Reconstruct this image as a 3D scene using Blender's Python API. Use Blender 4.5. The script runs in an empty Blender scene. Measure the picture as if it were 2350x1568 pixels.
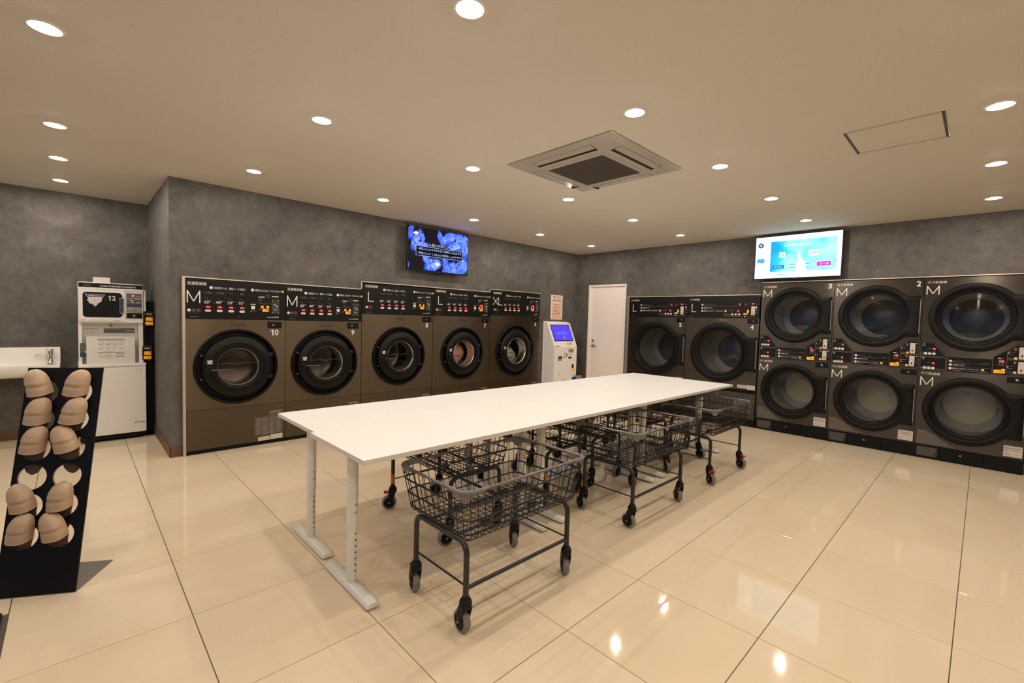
import bpy, bmesh, math, random
from mathutils import Vector, Matrix
random.seed(7)
C = bpy.context.scene.collection
SC = bpy.context.scene
PI = math.pi

# ------------------------------------------------------------------ camera, world, exposure
cam_d = bpy.data.cameras.new('camera')
cam = bpy.data.objects.new('camera', cam_d)
C.objects.link(cam)
YAW, PITCH, ROLL, CAM_H = 0.803171428, -0.0484476275, 0.0281671261, 1.3834084
_f = Vector((math.cos(YAW)*math.cos(PITCH), math.sin(YAW)*math.cos(PITCH), math.sin(PITCH)))
_r = Vector((math.sin(YAW), -math.cos(YAW), 0))
_u = _r.cross(_f)
_R = math.cos(ROLL)*_r + math.sin(ROLL)*_u
_U = -math.sin(ROLL)*_r + math.cos(ROLL)*_u
cam.matrix_world = Matrix(((_R.x, _U.x, -_f.x, 0), (_R.y, _U.y, -_f.y, 0), (_R.z, _U.z, -_f.z, CAM_H), (0, 0, 0, 1)))
cam_d.sensor_width = 36
cam_d.lens = 1043.414/2350*36
cam_d.clip_start = 0.05
SC.camera = cam
world = bpy.data.worlds.new('dusk')
SC.world = world
world.use_nodes = True
world.node_tree.nodes['Background'].inputs[0].default_value = (0.20, 0.32, 0.58, 1)
world.node_tree.nodes['Background'].inputs[1].default_value = 0.75
SC.view_settings.view_transform = 'Standard'
SC.view_settings.look = 'None'
SC.view_settings.exposure = 0.0
SC.view_settings.gamma = 1.0
SC.view_settings.use_curve_mapping = False
SC.cycles.use_denoising = True
SC.cycles.max_bounces = 9
SC.cycles.diffuse_bounces = 5
SC.cycles.glossy_bounces = 4
SC.cycles.transparent_max_bounces = 12
SC.cycles.sample_clamp_indirect = 4.0
SC.cycles.caustics_reflective = False
SC.cycles.caustics_refractive = False
LAMP_POWER = 1400.0
LAMP_COLOR = (1.0, 0.88, 0.745)

# ------------------------------------------------------------------ materials
def srgb(r, g, b):
    f = lambda c: (c/255/12.92) if c/255 <= 0.04045 else ((c/255+0.055)/1.055)**2.4
    return (f(r), f(g), f(b))
def pm(name, col, rough=0.5, metal=0.0, spec=0.5, emit=None, estr=0.0, coat=0.0):
    m = bpy.data.materials.new(name); m.use_nodes = True
    b = m.node_tree.nodes['Principled BSDF']
    b.inputs['Base Color'].default_value = (*col, 1)
    b.inputs['Roughness'].default_value = rough
    b.inputs['Metallic'].default_value = metal
    b.inputs['Specular IOR Level'].default_value = spec
    b.inputs['Coat Weight'].default_value = coat
    if emit:
        b.inputs['Emission Color'].default_value = (*emit, 1)
        b.inputs['Emission Strength'].default_value = estr
    return m
def nd(m, t, **kw):
    n = m.node_tree.nodes.new(t)
    for k, v in kw.items():
        if k.startswith('i_'):
            n.inputs[k[2:].replace('_', ' ')].default_value = v
        else:
            setattr(n, k, v)
    return n
def lk(m, a, b): m.node_tree.links.new(a, b)
def bsdf(m): return m.node_tree.nodes['Principled BSDF']
def ramp(m, fac, stops):
    r = nd(m, 'ShaderNodeValToRGB')
    while len(r.color_ramp.elements) < len(stops): r.color_ramp.elements.new(0.5)
    for e, (p, c) in zip(r.color_ramp.elements, stops):
        e.position = p; e.color = (*c, 1)
    lk(m, fac, r.inputs[0]); return r
def bump(m, height, strength, dist=0.002):
    b = nd(m, 'ShaderNodeBump', i_Strength=strength, i_Distance=dist)
    lk(m, height, b.inputs['Height']); lk(m, b.outputs[0], bsdf(m).inputs['Normal'])

def concrete_mat():
    m = pm('concrete_wallpaper', (0.2, 0.18, 0.16), 0.62, spec=0.3)
    g = nd(m, 'ShaderNodeNewGeometry')
    n1 = nd(m, 'ShaderNodeTexNoise', i_Scale=1.1, i_Detail=8.0, i_Roughness=0.62)
    n2 = nd(m, 'ShaderNodeTexNoise', i_Scale=5.0, i_Detail=9.0, i_Roughness=0.70, i_Distortion=0.35)
    n3 = nd(m, 'ShaderNodeTexNoise', i_Scale=30.0, i_Detail=6.0, i_Roughness=0.72)
    mp = nd(m, 'ShaderNodeMapping'); mp.inputs['Scale'].default_value = (1, 1, 0.7)
    n4 = nd(m, 'ShaderNodeTexNoise', i_Scale=14.0, i_Detail=3.0)
    for n in (n1, n2, n3): lk(m, g.outputs['Position'], n.inputs['Vector'])
    lk(m, g.outputs['Position'], mp.inputs[0]); lk(m, mp.outputs[0], n4.inputs['Vector'])
    a = nd(m, 'ShaderNodeMath', operation='ADD'); b = nd(m, 'ShaderNodeMath', operation='MULTIPLY_ADD')
    c = nd(m, 'ShaderNodeMath', operation='MULTIPLY_ADD'); b.inputs[1].default_value = 0.36; c.inputs[1].default_value = 0.22
    lk(m, n1.outputs[0], a.inputs[0]); lk(m, n2.outputs[0], a.inputs[1])
    lk(m, n3.outputs[0], b.inputs[0]); lk(m, a.outputs[0], b.inputs[2])
    lk(m, n4.outputs[0], c.inputs[0]); lk(m, b.outputs[0], c.inputs[2])
    k = 1.0
    r = ramp(m, c.outputs[0], [(0.0, (0, 0, 0)), (1.0, (1, 1, 1))])
    mr = nd(m, 'ShaderNodeMapRange'); mr.inputs['From Min'].default_value = 0.90; mr.inputs['From Max'].default_value = 1.62
    lk(m, c.outputs[0], mr.inputs[0]); m.node_tree.nodes.remove(r)
    r = ramp(m, mr.outputs[0], [(0.0, (0.050, 0.046, 0.042)), (0.35, (0.097, 0.090, 0.083)), (0.7, (0.140, 0.130, 0.119)), (1.0, (0.200, 0.186, 0.171))])
    lk(m, r.outputs[0], bsdf(m).inputs['Base Color'])
    bump(m, n3.outputs[0], 0.12, 0.003)
    return m
M = {}
M['concrete'] = concrete_mat()
def tile_mat():
    m = pm('polished_tile', (0.7, 0.57, 0.42), 0.06, spec=0.42)
    tc = nd(m, 'ShaderNodeNewGeometry'); oi = nd(m, 'ShaderNodeObjectInfo')
    mp = nd(m, 'ShaderNodeMapping'); mp.inputs['Scale'].default_value = (0.9, 2.4, 1)
    ad = nd(m, 'ShaderNodeVectorMath', operation='MULTIPLY_ADD'); ad.inputs[1].default_value = (9, 9, 9)
    lk(m, oi.outputs['Random'], ad.inputs[0]); lk(m, tc.outputs['Position'], ad.inputs[2])
    lk(m, ad.outputs[0], mp.inputs[0])
    n = nd(m, 'ShaderNodeTexNoise', i_Scale=1.6, i_Detail=5.0, i_Distortion=0.8)
    lk(m, mp.outputs[0], n.inputs['Vector'])
    mx = nd(m, 'ShaderNodeMath', operation='MULTIPLY_ADD'); mx.inputs[1].default_value = 0.22
    lk(m, oi.outputs['Random'], mx.inputs[0]); lk(m, n.outputs[0], mx.inputs[2])
    r = ramp(m, mx.outputs[0], [(0.25, (0.72, 0.58, 0.408)), (0.56, (0.75, 0.618, 0.445)), (0.90, (0.775, 0.655, 0.490))])
    lk(m, r.outputs[0], bsdf(m).inputs['Base Color'])
    return m
M['tile'] = tile_mat()
M['grout'] = pm('grout', (0.10, 0.085, 0.065), 0.9)
def ceiling_mat():
    m = pm('ceiling_paper', (0.80, 0.76, 0.68), 0.8, spec=0.2)
    g = nd(m, 'ShaderNodeNewGeometry')
    n = nd(m, 'ShaderNodeTexNoise', i_Scale=90.0, i_Detail=3.0); lk(m, g.outputs['Position'], n.inputs['Vector'])
    v = nd(m, 'ShaderNodeTexVoronoi', i_Scale=9.0); lk(m, g.outputs['Position'], v.inputs['Vector'])
    r = ramp(m, v.outputs['Distance'], [(0.0, (0.50, 0.46, 0.40)), (0.035, (0.73, 0.69, 0.615))])
    lk(m, r.outputs[0], bsdf(m).inputs['Base Color'])
    bump(m, n.outputs[0], 0.25, 0.003)
    return m
M['ceiling'] = ceiling_mat()
def brushed(name, col, rough, metal=0.85):
    m = pm(name, col, rough, metal)
    tc = nd(m, 'ShaderNodeTexCoord'); mp = nd(m, 'ShaderNodeMapping'); mp.inputs['Scale'].default_value = (260, 260, 2.0)
    n = nd(m, 'ShaderNodeTexNoise', i_Scale=1.0, i_Detail=3.0)
    lk(m, tc.outputs['Object'], mp.inputs[0]); lk(m, mp.outputs[0], n.inputs['Vector'])
    mr = nd(m, 'ShaderNodeMapRange'); mr.inputs['To Min'].default_value = rough-0.07; mr.inputs['To Max'].default_value = rough+0.09
    lk(m, n.outputs[0], mr.inputs[0]); lk(m, mr.outputs[0], bsdf(m).inputs['Roughness'])
    tg = nd(m, 'ShaderNodeTangent', direction_type='RADIAL', axis='Z'); lk(m, tg.outputs[0], bsdf(m).inputs['Tangent'])
    bsdf(m).inputs['Anisotropic'].default_value = 0.92; bsdf(m).inputs['Anisotropic Rotation'].default_value = 0.25
    return m
M['bronze'] = brushed('bronze_steel', (0.140, 0.107, 0.072), 0.33, 0.97)
M['bronze_low'] = brushed('bronze_steel_lower', (0.115, 0.088, 0.059), 0.35, 0.97)
M['gunmetal'] = brushed('dark_grey_steel', (0.088, 0.076, 0.064), 0.33, 0.97)
M['panel'] = pm('black_panel', (0.008, 0.0073, 0.007), 0.30, spec=0.25)
M['black'] = pm('black_plastic', (0.0055, 0.005, 0.0046), 0.40, spec=0.22)
M['black_soft'] = pm('black_rubber', (0.006, 0.0055, 0.005), 0.5, spec=0.25)
M['void'] = pm('dark_gap', (0.004, 0.004, 0.004), 0.9)
M['chrome'] = pm('chrome', (0.82, 0.80, 0.76), 0.10, 1.0)
M['steel'] = pm('stainless_drum', (0.40, 0.37, 0.33), 0.32, 0.9)
M['steel_dark'] = pm('stainless_dark', (0.13, 0.108, 0.085), 0.28, 0.9)
M['sleeve'] = pm('porthole_sleeve', (0.80, 0.76, 0.70), 0.22, 0.9)
M['lever'] = pm('brown_lever', (0.115, 0.085, 0.06), 0.35, 0.6)
M['drum'] = pm('galvanised_drum', (0.36, 0.355, 0.35), 0.36, 0.6)
M['drum_back_shaded'] = pm('shaded_drum_back', (0.07, 0.07, 0.075), 0.35, 0.5)  # back plate with the shade inside the drum put into its colour
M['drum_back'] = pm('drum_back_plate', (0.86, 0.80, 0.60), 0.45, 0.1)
M['drum_dark'] = pm('dark_drum', (0.10, 0.09, 0.08), 0.4, 0.5)
M['alu'] = pm('warm_aluminium', (0.62, 0.53, 0.43), 0.38, 0.55)
M['alu_grey'] = pm('grey_aluminium', (0.36, 0.32, 0.28), 0.40, 0.6)
M['white_gloss'] = pm('white_laminate', (0.835, 0.835, 0.83), 0.42, spec=0.35)
M['edge'] = pm('table_edge_band', (0.66, 0.60, 0.57), 0.5)
M['leg_cream'] = pm('cream_steel', (0.70, 0.69, 0.62), 0.35)
M['white_paint'] = pm('white_paint', (0.85, 0.82, 0.78), 0.4)
M['door_paint'] = pm('door_sheet', (0.90, 0.83, 0.77), 0.45)
M['ceramic'] = pm('white_ceramic', (0.83, 0.81, 0.77), 0.12)
M['white_metal'] = pm('white_enamel', (0.93, 0.91, 0.88), 0.3)
M['cream_case'] = pm('cream_casing', (0.80, 0.75, 0.66), 0.4)
M['brown'] = pm('brown_baseboard', (0.135, 0.065, 0.034), 0.5)
M['white_print'] = pm('white_print', (0.82, 0.79, 0.74), 0.6)
M['grey_print'] = pm('grey_print', (0.20, 0.18, 0.16), 0.6)
M['dim_print'] = pm('dim_print', (0.085, 0.077, 0.07), 0.6)
M['dark_print'] = pm('dark_print', (0.03, 0.027, 0.025), 0.5)
M['logo_dark'] = pm('logo_dark', (0.018, 0.013, 0.010), 0.3)
M['logo_lit'] = pm('logo_lit', (0.55, 0.56, 0.62), 0.18, 1.0)  # maker mark with the bluish light on it put into the colour
M['blue_dim'] = pm('blue_dim_print', (0.075, 0.09, 0.135), 0.6)
M['yellow_dim'] = pm('yellow_dim_print', (0.21, 0.16, 0.035), 0.6)
M['yellow'] = pm('yellow_plastic_glow', (0.90, 0.42, 0.02), 0.4, emit=(0.9, 0.40, 0.02), estr=0.25)  # plastic given a faint glow of its own
M['button'] = pm('ivory_button', (0.78, 0.74, 0.67), 0.3)
M['red_led'] = pm('red_led', (0.3, 0.01, 0.01), 0.4, emit=(1.0, 0.10, 0.09), estr=2.2)
M['red_glow'] = pm('red_led_window', (0.25, 0.005, 0.008), 0.4, emit=(1.0, 0.012, 0.03), estr=0.6)
M['red'] = pm('red_plastic', (0.45, 0.03, 0.02), 0.4)
M['red_ring'] = pm('red_ring', (0.25, 0.03, 0.025), 0.4)
M['sticker'] = pm('white_sticker', (0.62, 0.56, 0.50), 0.4)
M['label_grey'] = pm('smoked_label', (0.115, 0.095, 0.08), 0.4)
M['label_dark'] = pm('dark_label', (0.03, 0.028, 0.027), 0.4)
M['print_soft'] = pm('soft_label_print', (0.26, 0.23, 0.20), 0.6)
M['wire'] = pm('charcoal_coated_wire', (0.0085, 0.0078, 0.0076), 0.4, spec=0.35)
M['frame'] = pm('charcoal_tube', (0.022, 0.020, 0.0205), 0.33, 0.1)
M['rim'] = pm('grey_rim_tube', (0.17, 0.155, 0.155), 0.3, 0.7)
M['cap'] = pm('grey_corner_cap', (0.165, 0.148, 0.140), 0.5)
M['tyre'] = pm('grey_tyre', (0.19, 0.175, 0.155), 0.55)
M['orange'] = pm('orange_sticker', (0.62, 0.20, 0.02), 0.5)
M['ac'] = pm('ac_panel', (0.43, 0.40, 0.35), 0.5)
M['ac_grille'] = pm('ac_grille', (0.11, 0.095, 0.08), 0.6)
M['hatch_trim_dark_reflection'] = pm('hatch_trim_dark_reflection', (0.22, 0.21, 0.22), 0.35, 0.7)  # aluminium edges with a dark reflection put into their colour
M['rack'] = pm('black_rack', (0.004, 0.004, 0.0052), 0.5, spec=0.2)
M['rack_base'] = pm('rack_base', (0.20, 0.18, 0.16), 0.35, 0.5)
M['slipper'] = pm('beige_leather', (0.48, 0.335, 0.225), 0.42)
M['slipper_in'] = pm('slipper_lining', (0.085, 0.045, 0.028), 0.7)
M['sole'] = pm('slipper_sole_shaded', (0.10, 0.055, 0.033), 0.7)  # sole darkened in colour for the shade inside the slipper opening
M['mat_fibre'] = pm('mat_fibre', (0.16, 0.15, 0.145), 0.9)
M['bezel'] = pm('tv_bezel', (0.006, 0.006, 0.007), 0.35, spec=0.2)
def cloth(name, a, b, sc, lo, hi):
    m = pm(name, a, 0.9); g = nd(m, 'ShaderNodeTexCoord'); n = nd(m, 'ShaderNodeTexNoise', i_Scale=sc, i_Detail=2.0, i_Distortion=1.2); lk(m, g.outputs['Object'], n.inputs['Vector'])
    r = ramp(m, n.outputs[0], [(lo, a), (hi, b)]); lk(m, r.outputs[0], bsdf(m).inputs['Base Color']); return m
M['pink_cloth'] = cloth('pink_cloth', (0.90, 0.47, 0.36), (0.42, 0.11, 0.07), 4.0, .60, .72)
M['red_cloth'] = pm('red_cloth', (0.24, 0.05, 0.03), 0.9)
M['white_cloth'] = cloth('white_cloth', (0.80, 0.77, 0.68), (0.30, 0.31, 0.17), 6.0, .48, .70)
M['green_cloth'] = pm('green_cloth', (0.25, 0.27, 0.11), 0.9)
M['pink_paper'] = pm('pink_paper', (0.85, 0.72, 0.64), 0.7)
M['peach_paper'] = pm('peach_paper', (0.80, 0.57, 0.35), 0.7)
M['red_print'] = pm('red_print', (0.75, 0.22, 0.16), 0.7)
M['brown_print'] = pm('brown_print', (0.25, 0.17, 0.10), 0.7)
M['blue_print'] = pm('blue_print', (0.02, 0.035, 0.16), 0.5)
M['ink'] = pm('ink_print', (0.05, 0.045, 0.04), 0.7)
M['yellow_print'] = pm('yellow_print', (0.55, 0.42, 0.06), 0.6)
M['brass'] = pm('satin_steel', (0.45, 0.42, 0.36), 0.3, 0.9)
M['copper'] = pm('coin_tray_brown', (0.22, 0.09, 0.035), 0.5)
M['grey_plastic'] = pm('grey_plastic', (0.33, 0.31, 0.29), 0.5)
M['graph_blue'] = pm('panel_blue', (0.03, 0.045, 0.12), 0.4)
M['grey_panel'] = pm('grey_panel', (0.13, 0.12, 0.11), 0.4)
M['out_wall'] = pm('plain_wall', (0.35, 0.32, 0.29), 0.8)
def emis(name, col, s):
    m = bpy.data.materials.new(name); m.use_nodes = True
    nt = m.node_tree; nt.nodes.remove(nt.nodes['Principled BSDF'])
    e = nt.nodes.new('ShaderNodeEmission'); e.inputs[0].default_value = (*col, 1); e.inputs[1].default_value = s
    nt.links.new(e.outputs[0], nt.nodes['Material Output'].inputs[0]); return m
M['lamp'] = emis('lamp_glow', LAMP_COLOR, LAMP_POWER)
M['lamp_cone'] = emis('lamp_reflector', LAMP_COLOR, 16.0)
def glass_mat(name, tint, f0=0.05):
    m = bpy.data.materials.new(name); m.use_nodes = True
    nt = m.node_tree; nt.nodes.remove(nt.nodes['Principled BSDF'])
    t = nt.nodes.new('ShaderNodeBsdfTransparent'); t.inputs[0].default_value = (*tint, 1)
    g = nt.nodes.new('ShaderNodeBsdfGlossy'); g.inputs['Roughness'].default_value = 0.02
    lw = nt.nodes.new('ShaderNodeFresnel'); lw.inputs[0].default_value = 1.5
    mx = nt.nodes.new('ShaderNodeMixShader')
    nt.links.new(lw.outputs[0], mx.inputs[0]); nt.links.new(t.outputs[0], mx.inputs[1]); nt.links.new(g.outputs[0], mx.inputs[2])
    nt.links.new(mx.outputs[0], nt.nodes['Material Output'].inputs[0]); return m
M['glass'] = glass_mat('porthole_glass', (0.90, 0.88, 0.85))
M['glass_dryer'] = glass_mat('dryer_glass', (0.93, 0.93, 0.92))
M['glass_clear'] = glass_mat('window_glass', (0.9, 0.92, 0.93))

# ------------------------------------------------------------------ mesh builder
class MB:
    def __init__(s): s.v = []; s.f = []; s.m = []; s.rb = False
    def add(s, verts, faces, mi=0, mat=None):
        n = len(s.v)
        if mat is not None: verts = [tuple(mat @ Vector(p)) for p in verts]
        s.v += [tuple(p) for p in verts]
        s.f += [tuple(i+n for i in f) for f in faces]
        s.m += [mi]*len(faces)
        return s
    def box(s, x0, x1, y0, y1, z0, z1, mi=0, mat=None):
        v = [(x0,y0,z0),(x1,y0,z0),(x1,y1,z0),(x0,y1,z0),(x0,y0,z1),(x1,y0,z1),(x1,y1,z1),(x0,y1,z1)]
        return s.add(v, [(0,3,2,1),(4,5,6,7),(0,1,5,4),(1,2,6,5),(2,3,7,6),(3,0,4,7)], mi, mat)
    def rbox(s, x0, x1, y0, y1, z0, z1, b=0.004, seg=2, mi=0, mat=None):
        bm = bmesh.new()
        bmesh.ops.create_cube(bm, size=1)
        for v in bm.verts:
            v.co = Vector(((x0+x1)/2+v.co.x*(x1-x0), (y0+y1)/2+v.co.y*(y1-y0), (z0+z1)/2+v.co.z*(z1-z0)))
        bmesh.ops.bevel(bm, geom=bm.edges[:], offset=min(b, 0.49*min(x1-x0, y1-y0, z1-z0)), segments=seg, profile=0.5, affect='EDGES')
        s.rb = True
        s.frombm(bm, mi, mat); bm.free(); return s
    def frombm(s, bm, mi=0, mat=None):
        bm.verts.index_update()
        return s.add([v.co.copy() for v in bm.verts], [[v.index for v in f.verts] for f in bm.faces], mi, mat)
    def quad(s, a, b, c, d, mi=0): return s.add([a, b, c, d], [(0, 1, 2, 3)], mi)
    def flat(s, x0, x1, z0, z1, y, mi=0, mat=None):      # print facing -Y
        return s.add([(x0,y,z0),(x1,y,z0),(x1,y,z1),(x0,y,z1)], [(0,1,2,3)], mi, mat)
    def poly(s, pts, y, mi=0, mat=None):                 # pts (x,z) counter-clockwise seen from -Y
        return s.add([(p[0], y, p[1]) for p in pts], [tuple(range(len(pts)))], mi, mat)
    def prism(s, pts, y0, y1, mi=0, mat=None):           # front y0 (towards -Y), back y1
        n = len(pts)
        v = [(p[0], y0, p[1]) for p in pts]+[(p[0], y1, p[1]) for p in pts]
        f = [tuple(range(n)), tuple(range(2*n-1, n-1, -1))]+[(i, i+n, (i+1) % n+n, (i+1) % n) for i in range(n)]
        return s.add(v, f, mi, mat)
    def disc(s, cx, cz, r, y, n=20, mi=0, mat=None):
        return s.poly([(cx+r*math.cos(2*PI*i/n), cz+r*math.sin(2*PI*i/n)) for i in range(n)], y, mi, mat)
    def ring(s, cx, cz, r0, r1, y, n=24, mi=0, mat=None):
        return s.loops([[(cx+r*math.cos(2*PI*i/n), y, cz+r*math.sin(2*PI*i/n)) for i in range(n)] for r in (r1, r0)], mi, True, mat)
    def loops(s, L, mi=0, closed=True, mat=None, cap0=False, cap1=False):
        n = len(L[0]); v = [p for l in L for p in l]; f = []
        for k in range(len(L)-1):
            for i in range(n if closed else n-1):
                j = (i+1) % n
                f.append((k*n+i, k*n+j, (k+1)*n+j, (k+1)*n+i))
        if cap0: f.append(tuple(range(n-1, -1, -1)))
        if cap1: f.append(tuple((len(L)-1)*n+i for i in range(n)))
        return s.add(v, f, mi, mat)
    def lathe(s, prof, cx=0, cz=0, n=48, mi=0, mat=None):  # prof (r, y), axis along Y
        L = [[(cx+max(r, 1e-5)*math.cos(2*PI*i/n), y, cz+max(r, 1e-5)*math.sin(2*PI*i/n)) for i in range(n)] for r, y in prof]
        return s.loops(L, mi, True, mat)
    def lathez(s, prof, cx=0, cy=0, n=20, mi=0, mat=None): # prof (r, z), axis along Z, bottom to top
        L = [[(cx+max(r, 1e-5)*math.cos(2*PI*i/n), cy+max(r, 1e-5)*math.sin(2*PI*i/n), z) for i in range(n)] for r, z in prof]
        return s.loops(L, mi, True, mat)
    def tube(s, pts, r, n=8, closed=False, mi=0, mat=None, caps=True):
        P = [Vector(p) for p in pts]; N = len(P); rings = []
        t0 = (P[1]-P[0]).normalized()
        ref = Vector((0, 0, 1)) if abs(t0.z) < 0.9 else Vector((1, 0, 0))
        u = t0.cross(ref).normalized()
        for i in range(N):
            a = P[(i-1) % N] if (closed or i > 0) else P[i]
            b = P[(i+1) % N] if (closed or i < N-1) else P[i]
            t = (b-a).normalized()
            u = (u-t*u.dot(t)).normalized(); w = t.cross(u)
            rr = r[i] if isinstance(r, (list, tuple)) else r
            k = 1.0
            if 0 < i < N-1 or closed:
                d1 = (P[i]-a).normalized(); k = 1/max(0.6, math.sqrt((1+d1.dot((b-P[i]).normalized()))/2))
            rings.append([P[i]+(u*math.cos(2*PI*j/n)+w*math.sin(2*PI*j/n))*rr*k for j in range(n)])
        if closed: rings.append(rings[0])
        return s.loops(rings, mi, True, mat, caps and not closed, caps and not closed)
    def mesh(s, name, mats):
        me = bpy.data.meshes.new(name)
        me.from_pydata(s.v, [], s.f)
        for m in mats: me.materials.append(m)
        me.polygons.foreach_set('material_index', s.m)
        return me
    def build(s, name, mats, parent=None, smooth=38, kind=None, fix=True):
        if not isinstance(mats, (list, tuple)): mats = [mats]
        me = s.mesh(name, mats)
        if fix:
            bm = bmesh.new(); bm.from_mesh(me)
            bmesh.ops.recalc_face_normals(bm, faces=bm.faces)
            bm.to_mesh(me); bm.free()
        if smooth:
            me.shade_smooth(); me.set_sharp_from_angle(angle=math.radians(smooth))
        o = bpy.data.objects.new(name, me); C.objects.link(o)
        if s.rb and smooth:
            wm = o.modifiers.new('weighted', 'WEIGHTED_NORMAL'); wm.keep_sharp = True; wm.weight = 60
        if parent is not None: o.parent = parent
        if kind: o['kind'] = kind
        return o
def empty(name, loc, rz=0.0, label=None, cat=None, group=None):
    o = bpy.data.objects.new(name, None); C.objects.link(o)
    o.location = loc; o.rotation_euler = (0, 0, rz); o.empty_display_size = 0.1
    tag(o, label, cat, group); return o
def tag(o, label=None, cat=None, group=None, kind=None):
    if label: o['label'] = label
    if cat: o['category'] = cat
    if group: o['group'] = group
    if kind: o['kind'] = kind
    return o
def dup(root, label, group):
    r = root.copy(); C.objects.link(r); r['label'] = label; r['group'] = group
    for ch in root.children:
        c = ch.copy(); C.objects.link(c); c.parent = r
        for g in ch.children:
            d = g.copy(); C.objects.link(d); d.parent = c
    return r
_tcache = {}
def text_geo(body, bold=False):
    if (body, bold) not in _tcache:
        cu = bpy.data.curves.new('lettering', 'FONT'); cu.body = body; cu.size = 1.0; cu.resolution_u = 2; cu.offset = 0.022 if (bold and body.isascii()) else 0.0
        ob = bpy.data.objects.new('lettering', cu); C.objects.link(ob)
        dg = bpy.context.evaluated_depsgraph_get()
        me = bpy.data.meshes.new_from_object(ob.evaluated_get(dg))
        v = [tuple(p.co) for p in me.vertices]; f = [tuple(p.vertices) for p in me.polygons]
        bpy.data.objects.remove(ob); bpy.data.curves.remove(cu); bpy.data.meshes.remove(me)
        _tcache[(body, bold)] = (v, f)
    return _tcache[(body, bold)]
def text(mb, body, x, z, y, h=None, w=None, align='l', mi=0, mat=None, bold=0.0):
    """flat lettering facing -Y; h = height of the ink, w = width of the ink, z = centre height"""
    v, f = text_geo(body, bold > 0)
    if not v: return
    xs = [p[0] for p in v]; ys = [p[1] for p in v]
    W, H = max(xs)-min(xs), max(ys)-min(ys)
    sy = (h/H) if h else None
    sx = (w/W) if w else sy
    if sy is None: sy = sx
    x0 = x if align == 'l' else (x-W*sx/2 if align == 'c' else x-W*sx)
    def put(dx, dz):
        mb.add([(x0+dx+(p[0]-min(xs))*sx, y, z+dz+(p[1]-min(ys)-H/2)*sy) for p in v], f, mi, mat)
    put(0, 0)
def number(mb, sx, cx, z, y, h, mi=0):
    """bold machine number with a plain footless 1"""
    adv = h*.66; x = cx-adv*len(sx)/2
    for ch in sx:
        c = x+adv/2
        if ch == '1': mb.poly([(c-.02*h, z-h/2), (c+.17*h, z-h/2), (c+.17*h, z+h/2), (c+.03*h, z+h/2), (c-.10*h, z+.36*h), (c-.23*h, z+.33*h), (c-.23*h, z+.20*h), (c-.02*h, z+.20*h)], y, mi)
        else: text(mb, ch, c, z, y, h=h, w=h*.60, align='c', mi=mi, bold=.001)
        x += adv
def bars(mb, x0, x1, z, h, y, n, mi=0, seed=1, mat=None):
    """a line of illegible small print as short dashes"""
    rnd = random.Random(seed); x = x0
    while x < x1-0.002:
        w = rnd.uniform(0.5, 1.6)*(x1-x0)/n
        mb.flat(x, min(x1, x+w*0.8), z-h/2, z+h/2, y, mi, mat); x += w
def rrect(x0, x1, z0, z1, r, n=5):
    P = []
    for cx, cz, a in ((x1-r, z0+r, -90), (x1-r, z1-r, 0), (x0+r, z1-r, 90), (x0+r, z0+r, 180)):
        for i in range(n+1):
            t = math.radians(a+90*i/n); P.append((cx+r*math.cos(t), cz+r*math.sin(t)))
    return P
def outline(mb, pts, w, y, mi=0, mat=None):
    """closed thin line along pts (x,z)"""
    n = len(pts)
    for i in range(n):
        a, b = Vector(pts[i]), Vector(pts[(i+1) % n]); d = b-a
        if d.length < 1e-6: continue
        d.normalize(); p = Vector((-d.y, d.x))*w/2; e = d*w/2
        q = [a-e-p, b+e-p, b+e+p, a-e+p]
        mb.poly([tuple(k) for k in q], y, mi, mat)
def stroke(mb, a, b, w, y, mi=0):
    a, b = Vector(a), Vector(b); d = (b-a).normalized(); p = Vector((-d.y, d.x))*w/2
    mb.poly([tuple(a-p), tuple(b-p), tuple(b+p), tuple(a+p)], y, mi)
def thin_letter(mb, ch, x0, x1, z0, z1, w, y, mi=0):
    if ch == 'M':
        stroke(mb, (x0+w/2, z0), (x0+w/2, z1), w, y, mi); stroke(mb, (x1-w/2, z0), (x1-w/2, z1), w, y, mi)
        stroke(mb, (x0+w*.5, z1-w*.3), ((x0+x1)/2, z0+(z1-z0)*.12), w, y-.0001, mi); stroke(mb, ((x0+x1)/2, z0+(z1-z0)*.12), (x1-w*.5, z1-w*.3), w, y-.0001, mi)
    elif ch == 'L':
        stroke(mb, (x0+w/2, z0), (x0+w/2, z1), w, y, mi); stroke(mb, (x0, z0+w/2), (x1, z0+w/2), w, y-.0001, mi)
    elif ch == 'XL':
        xm = x0+(x1-x0)*.56
        stroke(mb, (x0, z1), (xm, z0), w, y, mi); stroke(mb, (x0, z0), (xm, z1), w, y-.0001, mi)
        thin_letter(mb, 'L', xm+w*.4, x1, z0, z1, w, y, mi)
def maker_mark(mb, x0, x1, z0, z1, y, mi=0):
    W = x1-x0; g = W*0.06; lw = (W-3*g)/4; t = (z1-z0)*0.2
    for k, c in enumerate('AQUA'):
        a = x0+k*(lw+g); b = a+lw
        if c == 'A':
            stroke(mb, (a, z0), ((a+b)/2, z1), t, y, mi); stroke(mb, ((a+b)/2, z1), (b, z0), t, y-.0001, mi)
        elif c == 'Q':
            mb.loops([[( (a+b)/2+rr*lw/2*math.cos(i*PI/8), y, (z0+z1)/2+rr*(z1-z0)/2*math.sin(i*PI/8)) for i in range(16)] for rr in (1.0, 0.64)], mi)
            stroke(mb, ((a+b)/2, (z0+z1)/2), (b, z0-(z1-z0)*.08), t, y-.0001, mi)
        else:
            stroke(mb, (a+t/2, z0+t), (a+t/2, z1), t, y, mi); stroke(mb, (b-t/2, z0+t), (b-t/2, z1), t, y, mi)
            stroke(mb, (a+t*.2, z0+t*.5), (b-t*.2, z0+t*.5), t, y-.0001, mi)
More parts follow.
